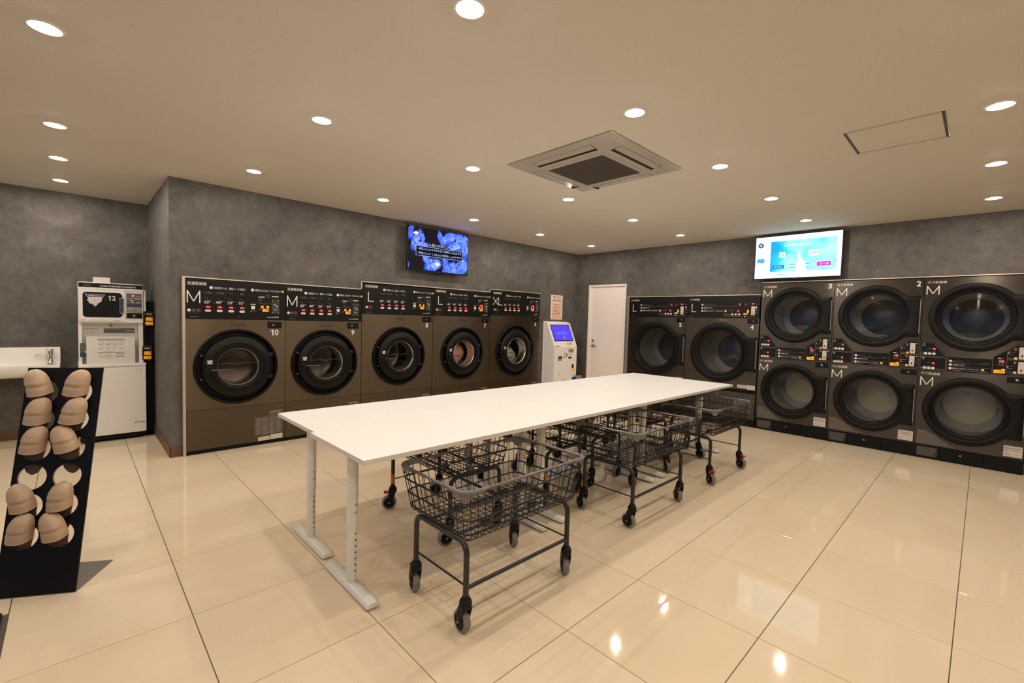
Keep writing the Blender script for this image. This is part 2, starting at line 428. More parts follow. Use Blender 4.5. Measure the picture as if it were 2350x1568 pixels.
def plate_hole(mb, x0, x1, z0, z1, cx, cz, r, y0, y1, mi=0, n=64):
    """rectangular plate with a round hole, front y0, back y1"""
    A = sorted(set([2*PI*i/n for i in range(n)]+[math.atan2(zz-cz, xx-cx) % (2*PI) for xx in (x0, x1) for zz in (z0, z1)]))
    def edge(t):
        c, s_ = math.cos(t), math.sin(t); k = 1e9
        if c > 1e-9: k = min(k, (x1-cx)/c)
        if c < -1e-9: k = min(k, (x0-cx)/c)
        if s_ > 1e-9: k = min(k, (z1-cz)/s_)
        if s_ < -1e-9: k = min(k, (z0-cz)/s_)
        return (cx+k*c, cz+k*s_)
    E = [edge(t) for t in A]; H = [(cx+r*math.cos(t), cz+r*math.sin(t)) for t in A]
    mb.loops([[(p[0], y, p[1]) for p in P] for P, y in ((E, y1), (E, y0), (H, y0), (H, y1))], mi)

# ------------------------------------------------------------------ the room shell
XW, YB, YA, ZC = 6.69, 5.22, 6.876, 2.60          # dryer wall, washer wall, alcove wall, ceiling
XL_, YF = -2.2, -2.6                              # wall with windows, wall behind the camera
XP = 0.637                                        # side of the projecting wall
GX, GY, TS = 0.37248, 1.22246, 0.6
floor = MB().box(XL_-0.1, XW+1.0, YF-0.1, YA+0.1, -0.10, -0.0045).build('floor', M['grout'])
tag(floor, kind='structure')
tcache = {}
def tile(x0, x1, y0, y1):
    w, d = round(x1-x0, 4), round(y1-y0, 4)
    if w < 0.02 or d < 0.02: return
    if (w, d) not in tcache:
        b = 0.0012; mb = MB()
        L = [[(-w/2, -d/2), (w/2, -d/2), (w/2, d/2), (-w/2, d/2)], [(-w/2+b, -d/2+b), (w/2-b, -d/2+b), (w/2-b, d/2-b), (-w/2+b, d/2-b)]]
        mb.loops([[(p[0], p[1], -0.0045) for p in L[0]], [(p[0], p[1], -b) for p in L[0]], [(p[0], p[1], 0) for p in L[1]]], 0, True, None, False, True)
        me = mb.mesh('floor_tile', [M['tile']])
        tcache[(w, d)] = me
    o = bpy.data.objects.new('floor_tile', tcache[(w, d)]); C.objects.link(o)
    o.parent = floor; o.location = ((x0+x1)/2, (y0+y1)/2, 0)
J = 0.0017
MAT_X, MAT_Y0, MAT_Y1 = GX-TS, GY-TS*0, GY+TS*3-0.05
for i in range(-4, 12):
    for j in range(-5, 11):
        x0, x1, y0, y1 = GX+i*TS+J, GX+(i+1)*TS-J, GY+j*TS+J, GY+(j+1)*TS-J
        x0, x1, y0, y1 = max(x0, XL_+0.003), min(x1, XW+0.35 if y0 < 4.1 else XW-0.003), max(y0, YF+0.003), min(y1, YA-0.003)
        if x1 <= x0 or y1 <= y0: continue
        if x0 > XP and y0 > 5.75: continue
        if x0 > XW-0.02: continue
        if x0 < MAT_X-0.01 and y0 > MAT_Y0-0.05 and y1 < GY+TS*3+0.01:      # recess of the entrance mat
            if y1 > MAT_Y1: tile(x0, x1, MAT_Y1+J, y1)
            continue
        tile(x0, x1, y0, y1)
# ceiling
XC = [-.073, 1.136, 2.350, 3.575, 4.780, 5.985]; YR = [4.440, 2.950, 1.468, .005, -1.46]
YL = (6.240, 5.330, 4.390, 2.910, 1.468, .005, -1.46); YLL = (6.240, 5.330, 4.390, 2.910, 1.468, .005, -1.46)
LAMPS = [(x, y) for y in YR for x in XC[1:]]+[(XC[0], y) for y in YL]+[(-1.28, y) for y in YLL]
CB = (XL_-0.1, XW+1.1, YF-0.1, YA+0.1); hq = .045
gx = sorted(set([CB[0], CB[1]]+[round(x+d, 4) for x, _ in LAMPS for d in (-hq, hq)])); gy = sorted(set([CB[2], CB[3]]+[round(y+d, 4) for _, y in LAMPS for d in (-hq, hq)]))
q = MB(); vid = {}
for a, x in enumerate(gx):
    for b, y in enumerate(gy): vid[a, b] = len(q.v); q.v.append((x, y, ZC))
for a in range(len(gx)-1):
    for b in range(len(gy)-1):
        mx_, my_ = (gx[a]+gx[a+1])/2, (gy[b]+gy[b+1])/2
        if any(abs(mx_-x) < hq*.5 and abs(my_-y) < hq*.5 for x, y in LAMPS): continue
        q.f.append((vid[a, b], vid[a, b+1], vid[a+1, b+1], vid[a+1, b])); q.m.append(0)
q.add([(x, y, ZC+.1) for x in CB[:2] for y in CB[2:]], [(0, 2, 3, 1)])
ceil = q.build('ceiling', M['ceiling'], smooth=0, fix=False); tag(ceil, kind='structure')

# washers: (x0, x1, top, bottom of control panel, number, size)
WF = 5.18
WASH = [(0.752, 1.628, 1.684, 1.307, '10', 'M'), (1.631, 2.484, 1.684, 1.307, '9', 'M'), (2.488, 3.500, 1.767, 1.403, '8', 'L'),
        (3.504, 4.522, 1.775, 1.409, '7', 'L'), (4.526, 5.622, 1.818, 1.447, '6', 'XL')]
DF = 6.657
DRY_L = [(4.107, 3.129, '5'), (3.125, 2.109, '4')]
DRY_M = [(2.095, 1.287, '3'), (1.283, 0.480, '2'), (0.476, -0.332, '1')]
TH = 0.10
wb = MB()
wb.box(XP, 0.727, YB, YB+TH, 0, ZC)
for i, (a, b, t, p, n_, s_) in enumerate(WASH):
    x0 = 0.727 if i == 0 else (WASH[i-1][1]+a)/2
    x1 = 5.628 if i == 4 else (WASH[i+1][0]+b)/2
    wb.box(x0, x1, YB, YB+TH, t+0.016, ZC)
wb.box(5.628, XW, YB, YB+TH, 0, ZC)
tag(wb.build('wall_back', M['concrete'], smooth=0), kind='structure')
tag(MB().box(XP, XP+TH, YB+TH, YA, 0, ZC).build('wall_alcove_side', M['concrete'], smooth=0), kind='structure')
tag(MB().box(XL_, XW+1.0, YA, YA+TH, 0, ZC).build('wall_alcove_back', M['concrete'], smooth=0), kind='structure')
wr = MB()
wr.box(XW, XW+TH, 4.97, YB+TH, 0, ZC); wr.box(XW, XW+TH, 4.195, 4.97, 2.04, ZC); wr.box(XW, XW+TH, 4.112, 4.195, 0, ZC)
wr.box(XW, XW+TH, 2.10, 4.112, 1.816, ZC); wr.box(XW, XW+TH, -0.338, 2.10, 1.976, ZC); wr.box(XW, XW+TH, YF, -0.338, 0, ZC)
tag(wr.build('wall_right', M['concrete'], smooth=0), kind='structure')
tag(MB().box(XL_-TH, XW+1.0, YF-TH, YF, 0, ZC).build('wall_front', M['concrete'], smooth=0), kind='structure')
tag(MB().box(XW+1.0, XW+1.1, YF-TH, YA+TH, 0, ZC).build('wall_sky_block', M['out_wall'], smooth=0), kind='structure')  # unseen wall added to keep sky light out of the machine gaps
# wall with shop windows, outside the picture but seen in the glass doors
wl = MB(); wins = [(-2.2, -0.5), (-0.3, 1.4), (1.6, 3.2), (3.5, 5.2)]
ys = [YF]+[v for w in wins for v in w]+[YA+TH]
for a, b in zip(ys[0::2], ys[1::2]): wl.box(XL_-TH, XL_, a, b, 0, ZC)
for k, (a, b) in enumerate(wins):
    wl.box(XL_-TH, XL_, a, b, 0, 0.08); wl.box(XL_-TH, XL_, a, b, 2.25, ZC)
    g = MB()
    for q in ((a, a+.05, .08, 2.25), (b-.05, b, .08, 2.25), (a+.05, b-.05, .08, .13), (a+.05, b-.05, 2.2, 2.25)):
        g.box(XL_-0.08, XL_-0.02, q[0], q[1], q[2], q[3])
    w = g.build('window_%d' % (k+1), M['alu_grey'], smooth=0); tag(w, kind='structure')
    MB().box(XL_-0.055, XL_-0.047, a+.05, b-.05, .13, 2.2).build('pane', M['glass_clear'], w, smooth=0)
tag(wl.build('wall_left', M['out_wall'], smooth=0), kind='structure')
# baseboards
tag(MB().rbox(XP-0.008, 0.722, YB-0.008, YB, 0, 0.10, .002).rbox(5.635, 5.765, YB-0.008, YB, 0, 0.10, .002).rbox(6.38, XW-0.008, YB-0.008, YB, 0, 0.10, .002).build('baseboard_back', M['brown']), kind='structure')
tag(MB().rbox(XP-0.008, XP, YB-0.008, YA, 0, 0.10, .002).build('baseboard_alcove_side', M['brown']), kind='structure')
tag(MB().rbox(XL_, XP-0.009, YA-0.008, YA, 0, 0.10, .002).build('baseboard_alcove_back', M['brown']), kind='structure')
tag(MB().rbox(XW-0.008, XW, 5.0, YB-0.009, 0, 0.10, .002).build('baseboard_right', M['brown']), kind='structure')
# metal reveals framing the banks of machines
t = MB()
t.rbox(0.7275, 0.7505, WF-0.006, YB-0.001, 0, 1.688, .002)
t.rbox(0.7275, 2.474, WF-0.006, YB+.05, 1.688, 1.699, .002)
t.rbox(2.474, 2.4855, WF-0.006, YB-0.001, 1.70, 1.782, .002)
t.rbox(2.474, 4.512, WF-0.006, YB+.05, 1.779, 1.790, .002)
t.rbox(4.512, 4.5235, WF-0.006, YB-0.001, 1.791, 1.833, .002)
t.rbox(4.512, 5.627, WF-0.006, YB+.05, 1.822, 1.833, .002)
tag(t.build('trim_1', M['alu']), kind='structure')
t = MB()
t.rbox(DF-.006, XW-.001, 4.110, 4.160, 0, 1.803, .002, mi=1)
t.rbox(DF-.006, XW+.05, 2.099, 4.160, 1.804, 1.815, .002)
t.rbox(DF-.006, XW+.05, -0.337, 2.099, 1.963, 1.974, .002)
tag(t.build('trim_2', [M['alu'], M['alu_grey']]), kind='structure')

# ------------------------------------------------------------------ service door
door = MB()
door.rbox(XW-.012, XW+.09, 4.935, 4.968, 0, 2.036, .003).rbox(XW-.012, XW+.09, 4.197, 4.228, 0, 2.036, .003).rbox(XW-.0115, XW+.0895, 4.2282, 4.9348, 2.0035, 2.0355, .003)
door = door.build('door_1', M['door_paint']); tag(door, kind='structure')
MB().rbox(XW+.020, XW+.056, 4.2285, 4.9345, 0.006, 2.002, .002).build('door_leaf', M['door_paint'], door)
h = MB()
mtx = Matrix.Translation((XW+.020, 4.862, 0.955)) @ Matrix.Rotation(-PI/2, 4, 'Z')
h.lathe([(0, -.008), (.024, -.008), (.026, -.004), (.026, 0)], 0, 0, 20, 0, mtx)
h.lathe([(0, -.050), (.009, -.050), (.009, -.006)], 0, 0, 12, 0, mtx)
h.rbox(-.010, .115, -.052, -.040, -.008, .008, .005, 2, 0, mtx)
h.build('door_handle', M['brass'], door)
mtx = Matrix.Translation((XW+.020, 4.862, 1.045)) @ Matrix.Rotation(-PI/2, 4, 'Z')
MB().lathe([(0, -.014), (.016, -.014), (.022, -.010), (.024, 0)], 0, 0, 20, 0, mtx).box(-.002, .002, -.0145, -.012, -.008, .008, 1, mtx).build('door_lock', [M['brass'], M['void']], door)

# ------------------------------------------------------------------ machine pieces
def rrbutton(mb, cx, cz, w, h, y0, y1, r, mi=0): mb.prism(rrect(cx-w/2, cx+w/2, cz-h/2, cz+h/2, r, 4), y0, y1, mi)

def washer(x0, x1, top, pb, num, size, label):
    W = x1-x0
    root = empty('washer_dryer', (x0, WF, 0), 0, label, 'washing machine', 'washer dryers along the back wall')
    cx, cz, k = {'M': (0.428, 0.836, 1.0), 'L': (0.514, 0.877, 1.0), 'XL': (0.550, 0.884, 1.10)}[size]
    seam = 0.425
    D = 0.72
    # shell
    b = MB(); b.box(0, .004, .004, D, .04, top-.002).box(W-.004, W, .004, D, .04, top-.002).box(.004, W-.004, .004, D, top-.006, top-.002).box(.004, W-.004, D-.004, D, .04, top-.006).box(.004, W-.004, .02, D-.004, .04, .044)
    b.build('cabinet', M['bronze_low'], root, smooth=0)
    f = MB(); plate_hole(f, .001, W-.001, seam+.002, pb-.002, cx, cz, .352*k, 0, .003)
    f.build('front_panel', M['bronze'], root)
    MB().rbox(.001, W-.001, -.001, .003, .041, seam-.0015, .0008, 1).build('lower_panel', M['bronze_low'], root)
    MB().box(.0, W, .012, .05, 0, .04).build('kick_plate', M['black'], root, smooth=0)
    # bezel, drum, door
    S = lambda P: [(r*k, y) for r, y in P]
    MB().lathe(S([(.360, .012), (.373, .0005), (.373, -.014), (.367, -.022), (.356, -.022), (.349, -.014), (.342, .012), (.338, .034), (.30, .036), (.24, .036)]), cx, cz, 72).build('door_bezel', M['black'], root)
    MB().lathe(S([(.24, .036), (.235, .10), (.29, .12), (.29, .52), (.25, .55), (0, .55)]), cx, cz, 48).build('drum', M['steel_dark'], root)
    d = MB().lathe(S([(.176, .032), (.302, .032), (.308, -.012), (.303, -.028), (.292, -.036), (.238, -.043), (.234, -.039), (.230, -.0435), (.204, -.045), (.194, -.040), (.188, -.022), (.177, .0)]), cx, cz, 72).build('door', M['black'], root)
    MB().lathe(S([(.188, -.030), (.1845, -.033), (.180, -.028), (.177, -.012), (.174, .012), (.170, .04), (.164, .075), (.164, .10), (.172, .104), (.177, .03)]), cx, cz, 64).build('porthole_ring', M['sleeve'], d)
    MB().lathe(S([(.176, -.004), (.14, -.010), (.08, -.014), (0, -.016)]), cx, cz, 48).build('door_glass', M['glass'], d)
    hb = MB(); hx, hz = cx-.245*k, cz-.004
    hb.lathe([(0, -.062), (.030, -.062), (.038, -.054), (.040, -.036)], hx, hz-.02, 20)
    hb.rbox(hx+.01, hx+.160, -.070, -.056, hz-.026, hz-.013, .005, 2, 1)
    hb.build('door_handle', [M['black'], M['lever']], d)
    lb = MB().rbox(hx-.026, hx+.026, -.052, -.040, hz+.034, hz+.082, .005, 2)
    lb.ring(hx, hz+.058, .008, .016, -.0526, 18, 1).flat(hx-.02, hx-.012, hz+.068, hz+.074, -.0526, 1).flat(hx+.008, hx+.02, hz+.070, hz+.076, -.0526, 1)
    lb.build('door_lock', [M['label_grey'], M['white_print']], d)
    hg = MB()
    for s_ in (1, -1):
        zz = cz+s_*.115*k
        hg.rbox(cx+.262*k, cx+.322*k, -.024, .03, zz-.022, zz+.022, .004, 2)
        hg.disc(cx+.278*k, zz, .0035, -.0246, 10, 1).disc(cx+.292*k, zz, .0035, -.0246, 10, 1)
        hg.rbox(cx-.322*k, cx-.285*k, -.012, .03, zz*1.0+.0-.014, zz+.014, .003, 2); hg.disc(cx-.31*k, zz+.004, .0035, -.0126, 10, 1)
    hg.build('door_hinge', [M['black'], M['white_print']], d)
    # control panel
    cp = MB().rbox(.0015, W-.0015, -.006, .004, pb, top-.004, .0015, 1).build('control_panel', M['panel'], root)
    y = -.0066; z = lambda v: pb+(v-1.307)
    LM = [M['white_print'], M['grey_print'], M['dim_print'], M['blue_dim'], M['yellow_dim'], M['dark_print'], M['yellow']]
    L = MB()                                            # white, grey, dim, blue, yellow print
    if size == 'M':
        t0, tw, cols, c2, c2w, c3, c3w, ysq = .013, .154, (.177, .273, .370, .466), .204, .27, .56, .248, .847
        sb, rb_, wbx, yx, bx0, bx1, lt = .027, .099, .565, .677, .739, .810, (.01, .116, 'M')
        temps, kgs, price = ('60', '40', '30', '10'), ('10kg', '4kg', '17kg', '10kg'), (('600', '500', '900', '100') if num == '10' else ('600', '600', '900', '400'))
        heads = (3, 3, 1, 2)
    elif size == 'L':
        t0, tw, cols, c2, c2w, c3, c3w, ysq = .035, .16, (.260, .356, .452, .549), .286, .265, .715, .264, .999
        sb, rb_, wbx, yx, bx0, bx1, lt = .058, .109, .718, .830, .893, .962, (.072, .147, 'L')
        temps, kgs, price, heads = ('60', '45', '30', '65'), ('kg', 'kg', 'kg', 'kg'), ('700', '700', '1200', '100'), (3, 3, 1, 3)
    else:
        t0, tw, cols, c2, c2w, c3, c3w, ysq = .048, .167, (.307, .402, .500, .592), .332, .288, .793, .265, 1.076
        sb, rb_, wbx, yx, bx0, bx1, lt = .083, .135, .795, .911, .986, 1.050, (.044, .238, 'XL')
        temps, kgs, price, heads = ('60', '45', '65', '80'), ('', '', '', ''), ('800', '800', '800', '900'), (5, 5, 5, 5)
    text(L, '洗濯乾燥機', t0, z(1.640), y, w=tw, h=.032, mi=0)
    L.build('name_print', LM, cp, smooth=0, fix=False); L = MB()
    thin_letter(L, lt[2], lt[0], lt[1], z(1.456), z(1.572), .0088, y, 0)
    L.build('size_letter', LM, cp, smooth=0, fix=False)
    for cc, dg, tt, ww in ((c2, '2', '洗濯物を入れ、運転コースを選ぶ', c2w), (c3, '3', '硬貨を入れる/カードを入れる→', c3w)):
        L = MB(); L.disc(cc, z(1.608), .0145, y, 20, 0); text(L, dg, cc, z(1.608), y-.0004, h=.015, align='c', mi=5)
        text(L, tt, cc+.023, z(1.607), y, w=ww, h=.022, mi=0)
        if dg == '2': L.build('step_print', LM, cp, smooth=0, fix=False)
    L.prism(rrect(ysq-.010, ysq+.010, z(1.598), z(1.617), .003), y, y+.001, 6)
    L.build('step_print', LM, cp, smooth=0, fix=False)
    for i, c in enumerate(cols):
        L = MB(); hd = heads[i]
        if hd == 3:
            text(L, '洗濯', c-.003, z(1.559), y, w=.034, h=.020, align='r', mi=3); text(L, '乾燥', c+.001, z(1.559), y, w=.034, h=.020, mi=4)
        elif hd == 1: text(L, '洗濯', c, z(1.559), y, w=.034, h=.020, align='c', mi=3)
        elif hd == 2: text(L, '乾燥', c, z(1.559), y, w=.034, h=.020, align='c', mi=4)
        else: text(L, '洗濯乾燥', c, z(1.559), y, w=.062, h=.018, align='c', mi=2)
        if kgs[i]: text(L, kgs[i], c-.012, z(1.505), y, h=.018, align='c', mi=2)
        text(L, temps[i]+'°', c-.004, z(1.469), y, h=.031, align='c', mi=0)
        if i: L.flat((c+cols[i-1])/2-.0006, (c+cols[i-1])/2+.0006, z(1.455), z(1.575), y, 2)
        L.build('course_print', LM, cp, smooth=0, fix=False)
    L = MB()
    outline(L, rrect(sb-.020, sb+.094, z(1.367), z(1.408), .019), .0014, y, 2)
    L.disc(sb, z(1.387), .0135, y, 20, 0); text(L, '1', sb, z(1.387), y-.0004, h=.013, align='c', mi=5)
    bars(L, sb+.024, sb+.050, z(1.393), .009, y, 2, 1, 41); bars(L, sb+.024, sb+.050, z(1.380), .008, y, 2, 1, 42)
    L.build('start_frame', LM, cp, smooth=0, fix=False); L = MB()
    bars(L, sb-.01, sb+.085, z(1.358), .003, y, 12, 2, 3)
    bars(L, t0+.02, t0+.09, z(1.326), .005, y, 9, 1, 4)
    text(L, 'S', cols[-1]-.033, z(1.334), y, h=.017, w=.011, align='c', mi=1, bold=.001)
    bars(L, wbx-.024, wbx+.024, z(1.463), .007, y, 5, 0, 5)
    L.flat(wbx-.022, wbx-.014, z(1.387), z(1.394), y, 0); bars(L, wbx-.01, wbx+.024, z(1.391), .005, y, 6, 2, 6); bars(L, wbx-.022, wbx+.024, z(1.404), .004, y, 7, 1, 16)
    bars(L, yx-.048, yx-.006, z(1.541), .009, y, 4, 0, 7); bars(L, yx+.01, yx+.05, z(1.558), .005, y, 5, 1, 8); bars(L, yx+.015, yx+.05, z(1.541), .008, y, 3, 2, 9)
    bars(L, yx-.056, yx-.03, z(1.521), .005, y, 4, 1, 10); bars(L, yx-.056, yx-.03, z(1.508), .005, y, 4, 1, 11)
    outline(L, [(yx-.058, z(1.43)), (yx+.050, z(1.43)), (yx+.050, z(1.492)), (yx-.058, z(1.492))], .0012, y, 2)
    L.flat(yx-.028, yx+.02, z(1.470), z(1.474), y, 1); bars(L, yx-.05, yx-.035, z(1.477), .008, y, 2, 1, 12); bars(L, yx+.018, yx+.045, z(1.477), .006, y, 4, 2, 13)
    bars(L, yx-.056, yx-.04, z(1.415), .012, y, 2, 1, 14)
    bars(L, bx0+.003, bx1-.003, z(1.552), .010, y, 4, 0, 15); bars(L, bx0+.006, bx1-.02, z(1.537), .005, y, 4, 2, 16)
    bars(L, bx0+.012, bx1, z(1.346), .004, y, 8, 1, 17); bars(L, bx0-.045, bx1, z(1.333), .005, y, 14, 0, 18)
    L.build('small_print', LM, cp, smooth=0, fix=False, kind='stuff')
    for i, c in enumerate(cols):
        lw = .044 if len(price[i]) > 3 else .036
        lit = num in '76' and i == 3
        q = MB(); rrbutton(q, c, z(1.386), .048, .021, y-.004, y, .010, 0); q.flat(c-.015, c+.015, z(1.384), z(1.387), y-.0044, 1)
        q.build('course_button', [M['red_led'] if lit and num == '7' else M['button'], M['grey_print']], cp)
        q = MB(); q.poly(rrect(c-.016, c+.020+(lw-.036), z(1.4115), z(1.4315), .006), y, 0); text(q, price[i], c+.002+(lw-.036)/2, z(1.4215), y-.0004, h=.0145, w=lw-.005, align='c', mi=1)
        q.build('price_display', [M['red_glow'], M['red_led']], cp, smooth=0, fix=False)
        q = MB(); text(q, '円', c+.031, z(1.416), y, h=.009, align='c'); q.build('yen_print', M['grey_print'], cp, smooth=0, fix=False)
    q = MB(); q.lathe([(0, y-.003), (.006, y-.003), (.0065, y), (.009, y), (.0095, y-.004), (.014, y-.004), (.015, y)], rb_, z(1.387), 20); q.build('stop_button', M['red_ring'], cp)
    q = MB(); rrbutton(q, wbx, z(1.431), .034, .033, y-.004, y, .006); q.build('start_button', M['button'], cp)
    q = MB()
    q.rbox(yx-.040, yx-.016, y-.006, y, z(1.425), z(1.452), .002).rbox(yx+.012, yx+.036, y-.006, y, z(1.425), z(1.452), .002).rbox(yx-.026, yx+.032, y-.010, y, z(1.390), z(1.421), .003)
    q.flat(yx+.004, yx+.024, z(1.405), z(1.413), y-.0104, 1)
    q.build('card_slot', [M['yellow'], M['void']], cp)
    q = MB().rbox(bx0, bx1, y-.004, y, z(1.376), z(1.519), .003, 2)
    yy = y-.0046
    for xx in (bx0+.006, bx1-.006):
        for zz in (1.385, 1.511): q.disc(xx, z(zz), .0035, yy, 10, 1)
    stroke(q, (bx0+.020, z(1.472)), (bx0+.052, z(1.450)), .006, yy, 1); q.disc(bx0+.052, z(1.449), .006, yy-.0002, 10, 1)
    bars(q, bx0+.018, bx1-.018, z(1.412), .005, yy, 4, 1, 20); q.flat(bx0+.014, bx1-.014, z(1.428), z(1.431), yy, 2)
    outline(q, rrect(bx0+.002, bx1-.002, z(1.378), z(1.517), .004), .0016, yy, 2)
    q.build('coin_slot', [M['label_dark'], M['white_print'], M['grey_print']], cp)
    if num in '76':
        q = MB().flat(yx-.02, yx+.04, z(1.455), z(1.485), y-.0012, 0); text(q, '54' if num == '7' else '34', yx+.01, z(1.470), y-.0016, h=.022, w=.034, align='c', mi=1)
        q.build('timer_display', [M['red_glow'], M['red_led']], cp, smooth=0, fix=False)
    else:
        q = MB().disc(yx-.058, z(1.541), .006, y, 12); q.build('status_lamp', M['red_led'], cp, smooth=0)
    # key slot, number, mark, labels
    sx = W-.175 if size == 'M' else W-.163
    q = MB().rbox(sx, sx+.138, -.006, .002, pb-.086, pb-.018, .003).ring(sx+.055, pb-.052, .006, .011, -.0066, 14, 1).flat(sx+.050, sx+.060, pb-.054, pb-.050, -.0066, 1)
    q.build('key_slot', [M['black'], M['grey_print']], root)
    q = MB(); number(q, num, sx+.068, pb-.131, -.0006, .062); q.build('number_print', M['white_print'], root, smooth=0, fix=False)
    q = MB(); maker_mark(q, cx-.062, cx+.064, pb-.067, pb-.038, -.0008); q.build('maker_mark', M['logo_dark'], root, smooth=0, fix=False)
    if size != 'XL' or True:
        lx = W-.03
        q = MB().flat(lx-.262, lx, .098, .292, -.0018, 0)
        for col, (a, b) in enumerate(((.004, .062), (.070, .128), (.138, .192), (.200, .256))):
            rr = random.Random(col+3); zz = .283
            while zz > .108:
                if rr.random() < .82: bars(q, lx-.262+a+(.008 if rr.random() < .7 else 0), lx-.262+b-rr.random()*.02, zz, .0034, -.0022, 5, 1, int(zz*1e4)+col)
                zz -= .0075
        q.build('caution_label', [M['label_grey'], M['print_soft']], root, smooth=0, fix=False)
        q = MB(); bars(q, lx-.118, lx-.004, .338, .020, -.0018, 6, 0, 5); bars(q, lx-.125, lx-.004, .312, .006, -.0018, 18, 0, 6); bars(q, lx-.125, lx-.03, .299, .005, -.0018, 14, 0, 7)
        q.build('notice_print', M['print_soft'], root, smooth=0, fix=False)
        q = MB().flat(lx-.232, lx-.118, .024+.02, .084, -.0018, 0); bars(q, lx-.215, lx-.165, .068, .006, -.0022, 5, 1, 8); bars(q, lx-.155, lx-.125, .062, .010, -.0022, 3, 1, 9)
        q.build('rating_sticker', [M['sticker'], M['grey_print']], root, smooth=0, fix=False)
        q = MB().flat(lx-.112, lx+.003, .046, .104, -.0018, 0); q.ring(lx-.085, .075, .016, .0175, -.0022, 20, 1).disc(lx-.03, .076, .006, -.0022, 10, 2)
        q.build('inspection_sticker', [M['sticker'], M['grey_print'], M['yellow_print']], root, smooth=0, fix=False)
    return root, cx, cz
WL = {'10': 'bronze washer dryer marked M, number 10, first beside the alcove', '9': 'bronze washer dryer marked M, number 9, between machines 10 and 8',
      '8': 'bronze washer dryer marked L, number 8, below the feather television', '7': 'dark bronze washer dryer marked L, number 7, pink quilt in its window',
      '6': 'tall dark washer dryer marked XL, number 6, beside the payment kiosk'}
WD = {}
for w in WASH: WD[w[4]] = (w, washer(*w, WL[w[4]]))

def star_door(mb, cx, cz, rg, R, xe, hh, prof, mi=0, n=72):
    """door plate: circle R joined to a block reaching to xe (|z|<hh), hole rg; prof = (inset, y), negative inset measured from the hole"""
    def rho(t, R_, xe_, hh_):
        c, s_ = math.cos(t), math.sin(t); r = R_
        if c > 1e-6:
            k = min(xe_/c, hh_/max(abs(s_), 1e-6))
            r = max(r, k)
        return r
    ex = []
    for q in (0, .012, .024, .040, .055): ex += [math.atan2(hh-q, xe-q), -math.atan2(hh-q, xe-q)]
    aa = math.asin(min(1, hh/R)) if hh < R else None
    if aa: ex += [aa, -aa, aa+.01, -aa-.01]
    A = sorted(set([round(t % (2*PI), 5) for t in ex]+[round(2*PI*i/n, 5) for i in range(n)]))
    L = []
    for inset, y in prof:
        if inset >= 0: L.append([(cx+rho(t, R-inset, xe-inset*.6, hh-inset*.6)*math.cos(t), y, cz+rho(t, R-inset, xe-inset*.6, hh-inset*.6)*math.sin(t)) for t in A])
        else: L.append([(cx+(rg-inset-.0001)*math.cos(t), y, cz+(rg-inset-.0001)*math.sin(t)) for t in A])
    mb.loops(L, mi)

def dryer_door(root, cx, cz, rg, R, xe, hh, back=None):
    d = MB(); star_door(d, cx, cz, rg, R, xe, hh, [(0, .004), (0, -.030), (.008, -.040), (.020, -.044), (-.060, -.046), (-.048, -.040), (-.040, -.026), (-.030, -.024), (-.0255, -.030), (-.018, -.028), (-.008, -.012), (-.0001, .0), (-.0001, .03)])
    d = d.build('door', M['black'], root, smooth=32)
    MB().lathe([(rg+.012, -.016), (rg+.004, -.014), (rg*.85, -.020), (rg*.5, -.026), (0, -.029)], cx, cz, 56).build('door_glass', M['glass_dryer'], d)
    MB().rbox(cx+xe-.001, cx+xe+.007, -.030, .0, cz-hh*.84, cz+hh*.84, .002).build('handle_strip', M['alu_grey'], d)
    MB().rbox(cx-R+.012, cx-R+.045, -.050, -.040, cz-.07, cz+.07, .006).build('door_hinge', M['black_soft'], d)
    dm = MB().lathe([(rg+.03, .012), (rg+.028, .05), (rg+.075, .08), (rg+.075, .60), (rg+.06, .615), (rg*.88, .60)], cx, cz, 48).build('drum', M['drum'], root)
    MB().lathe([(rg*.88, .60), (rg*.87, .588), (rg*.85, .585), (0, .585)], cx, cz, 48).build('drum_back', M['drum_back'] if back else M['drum_back_shaded'], dm)
    return d

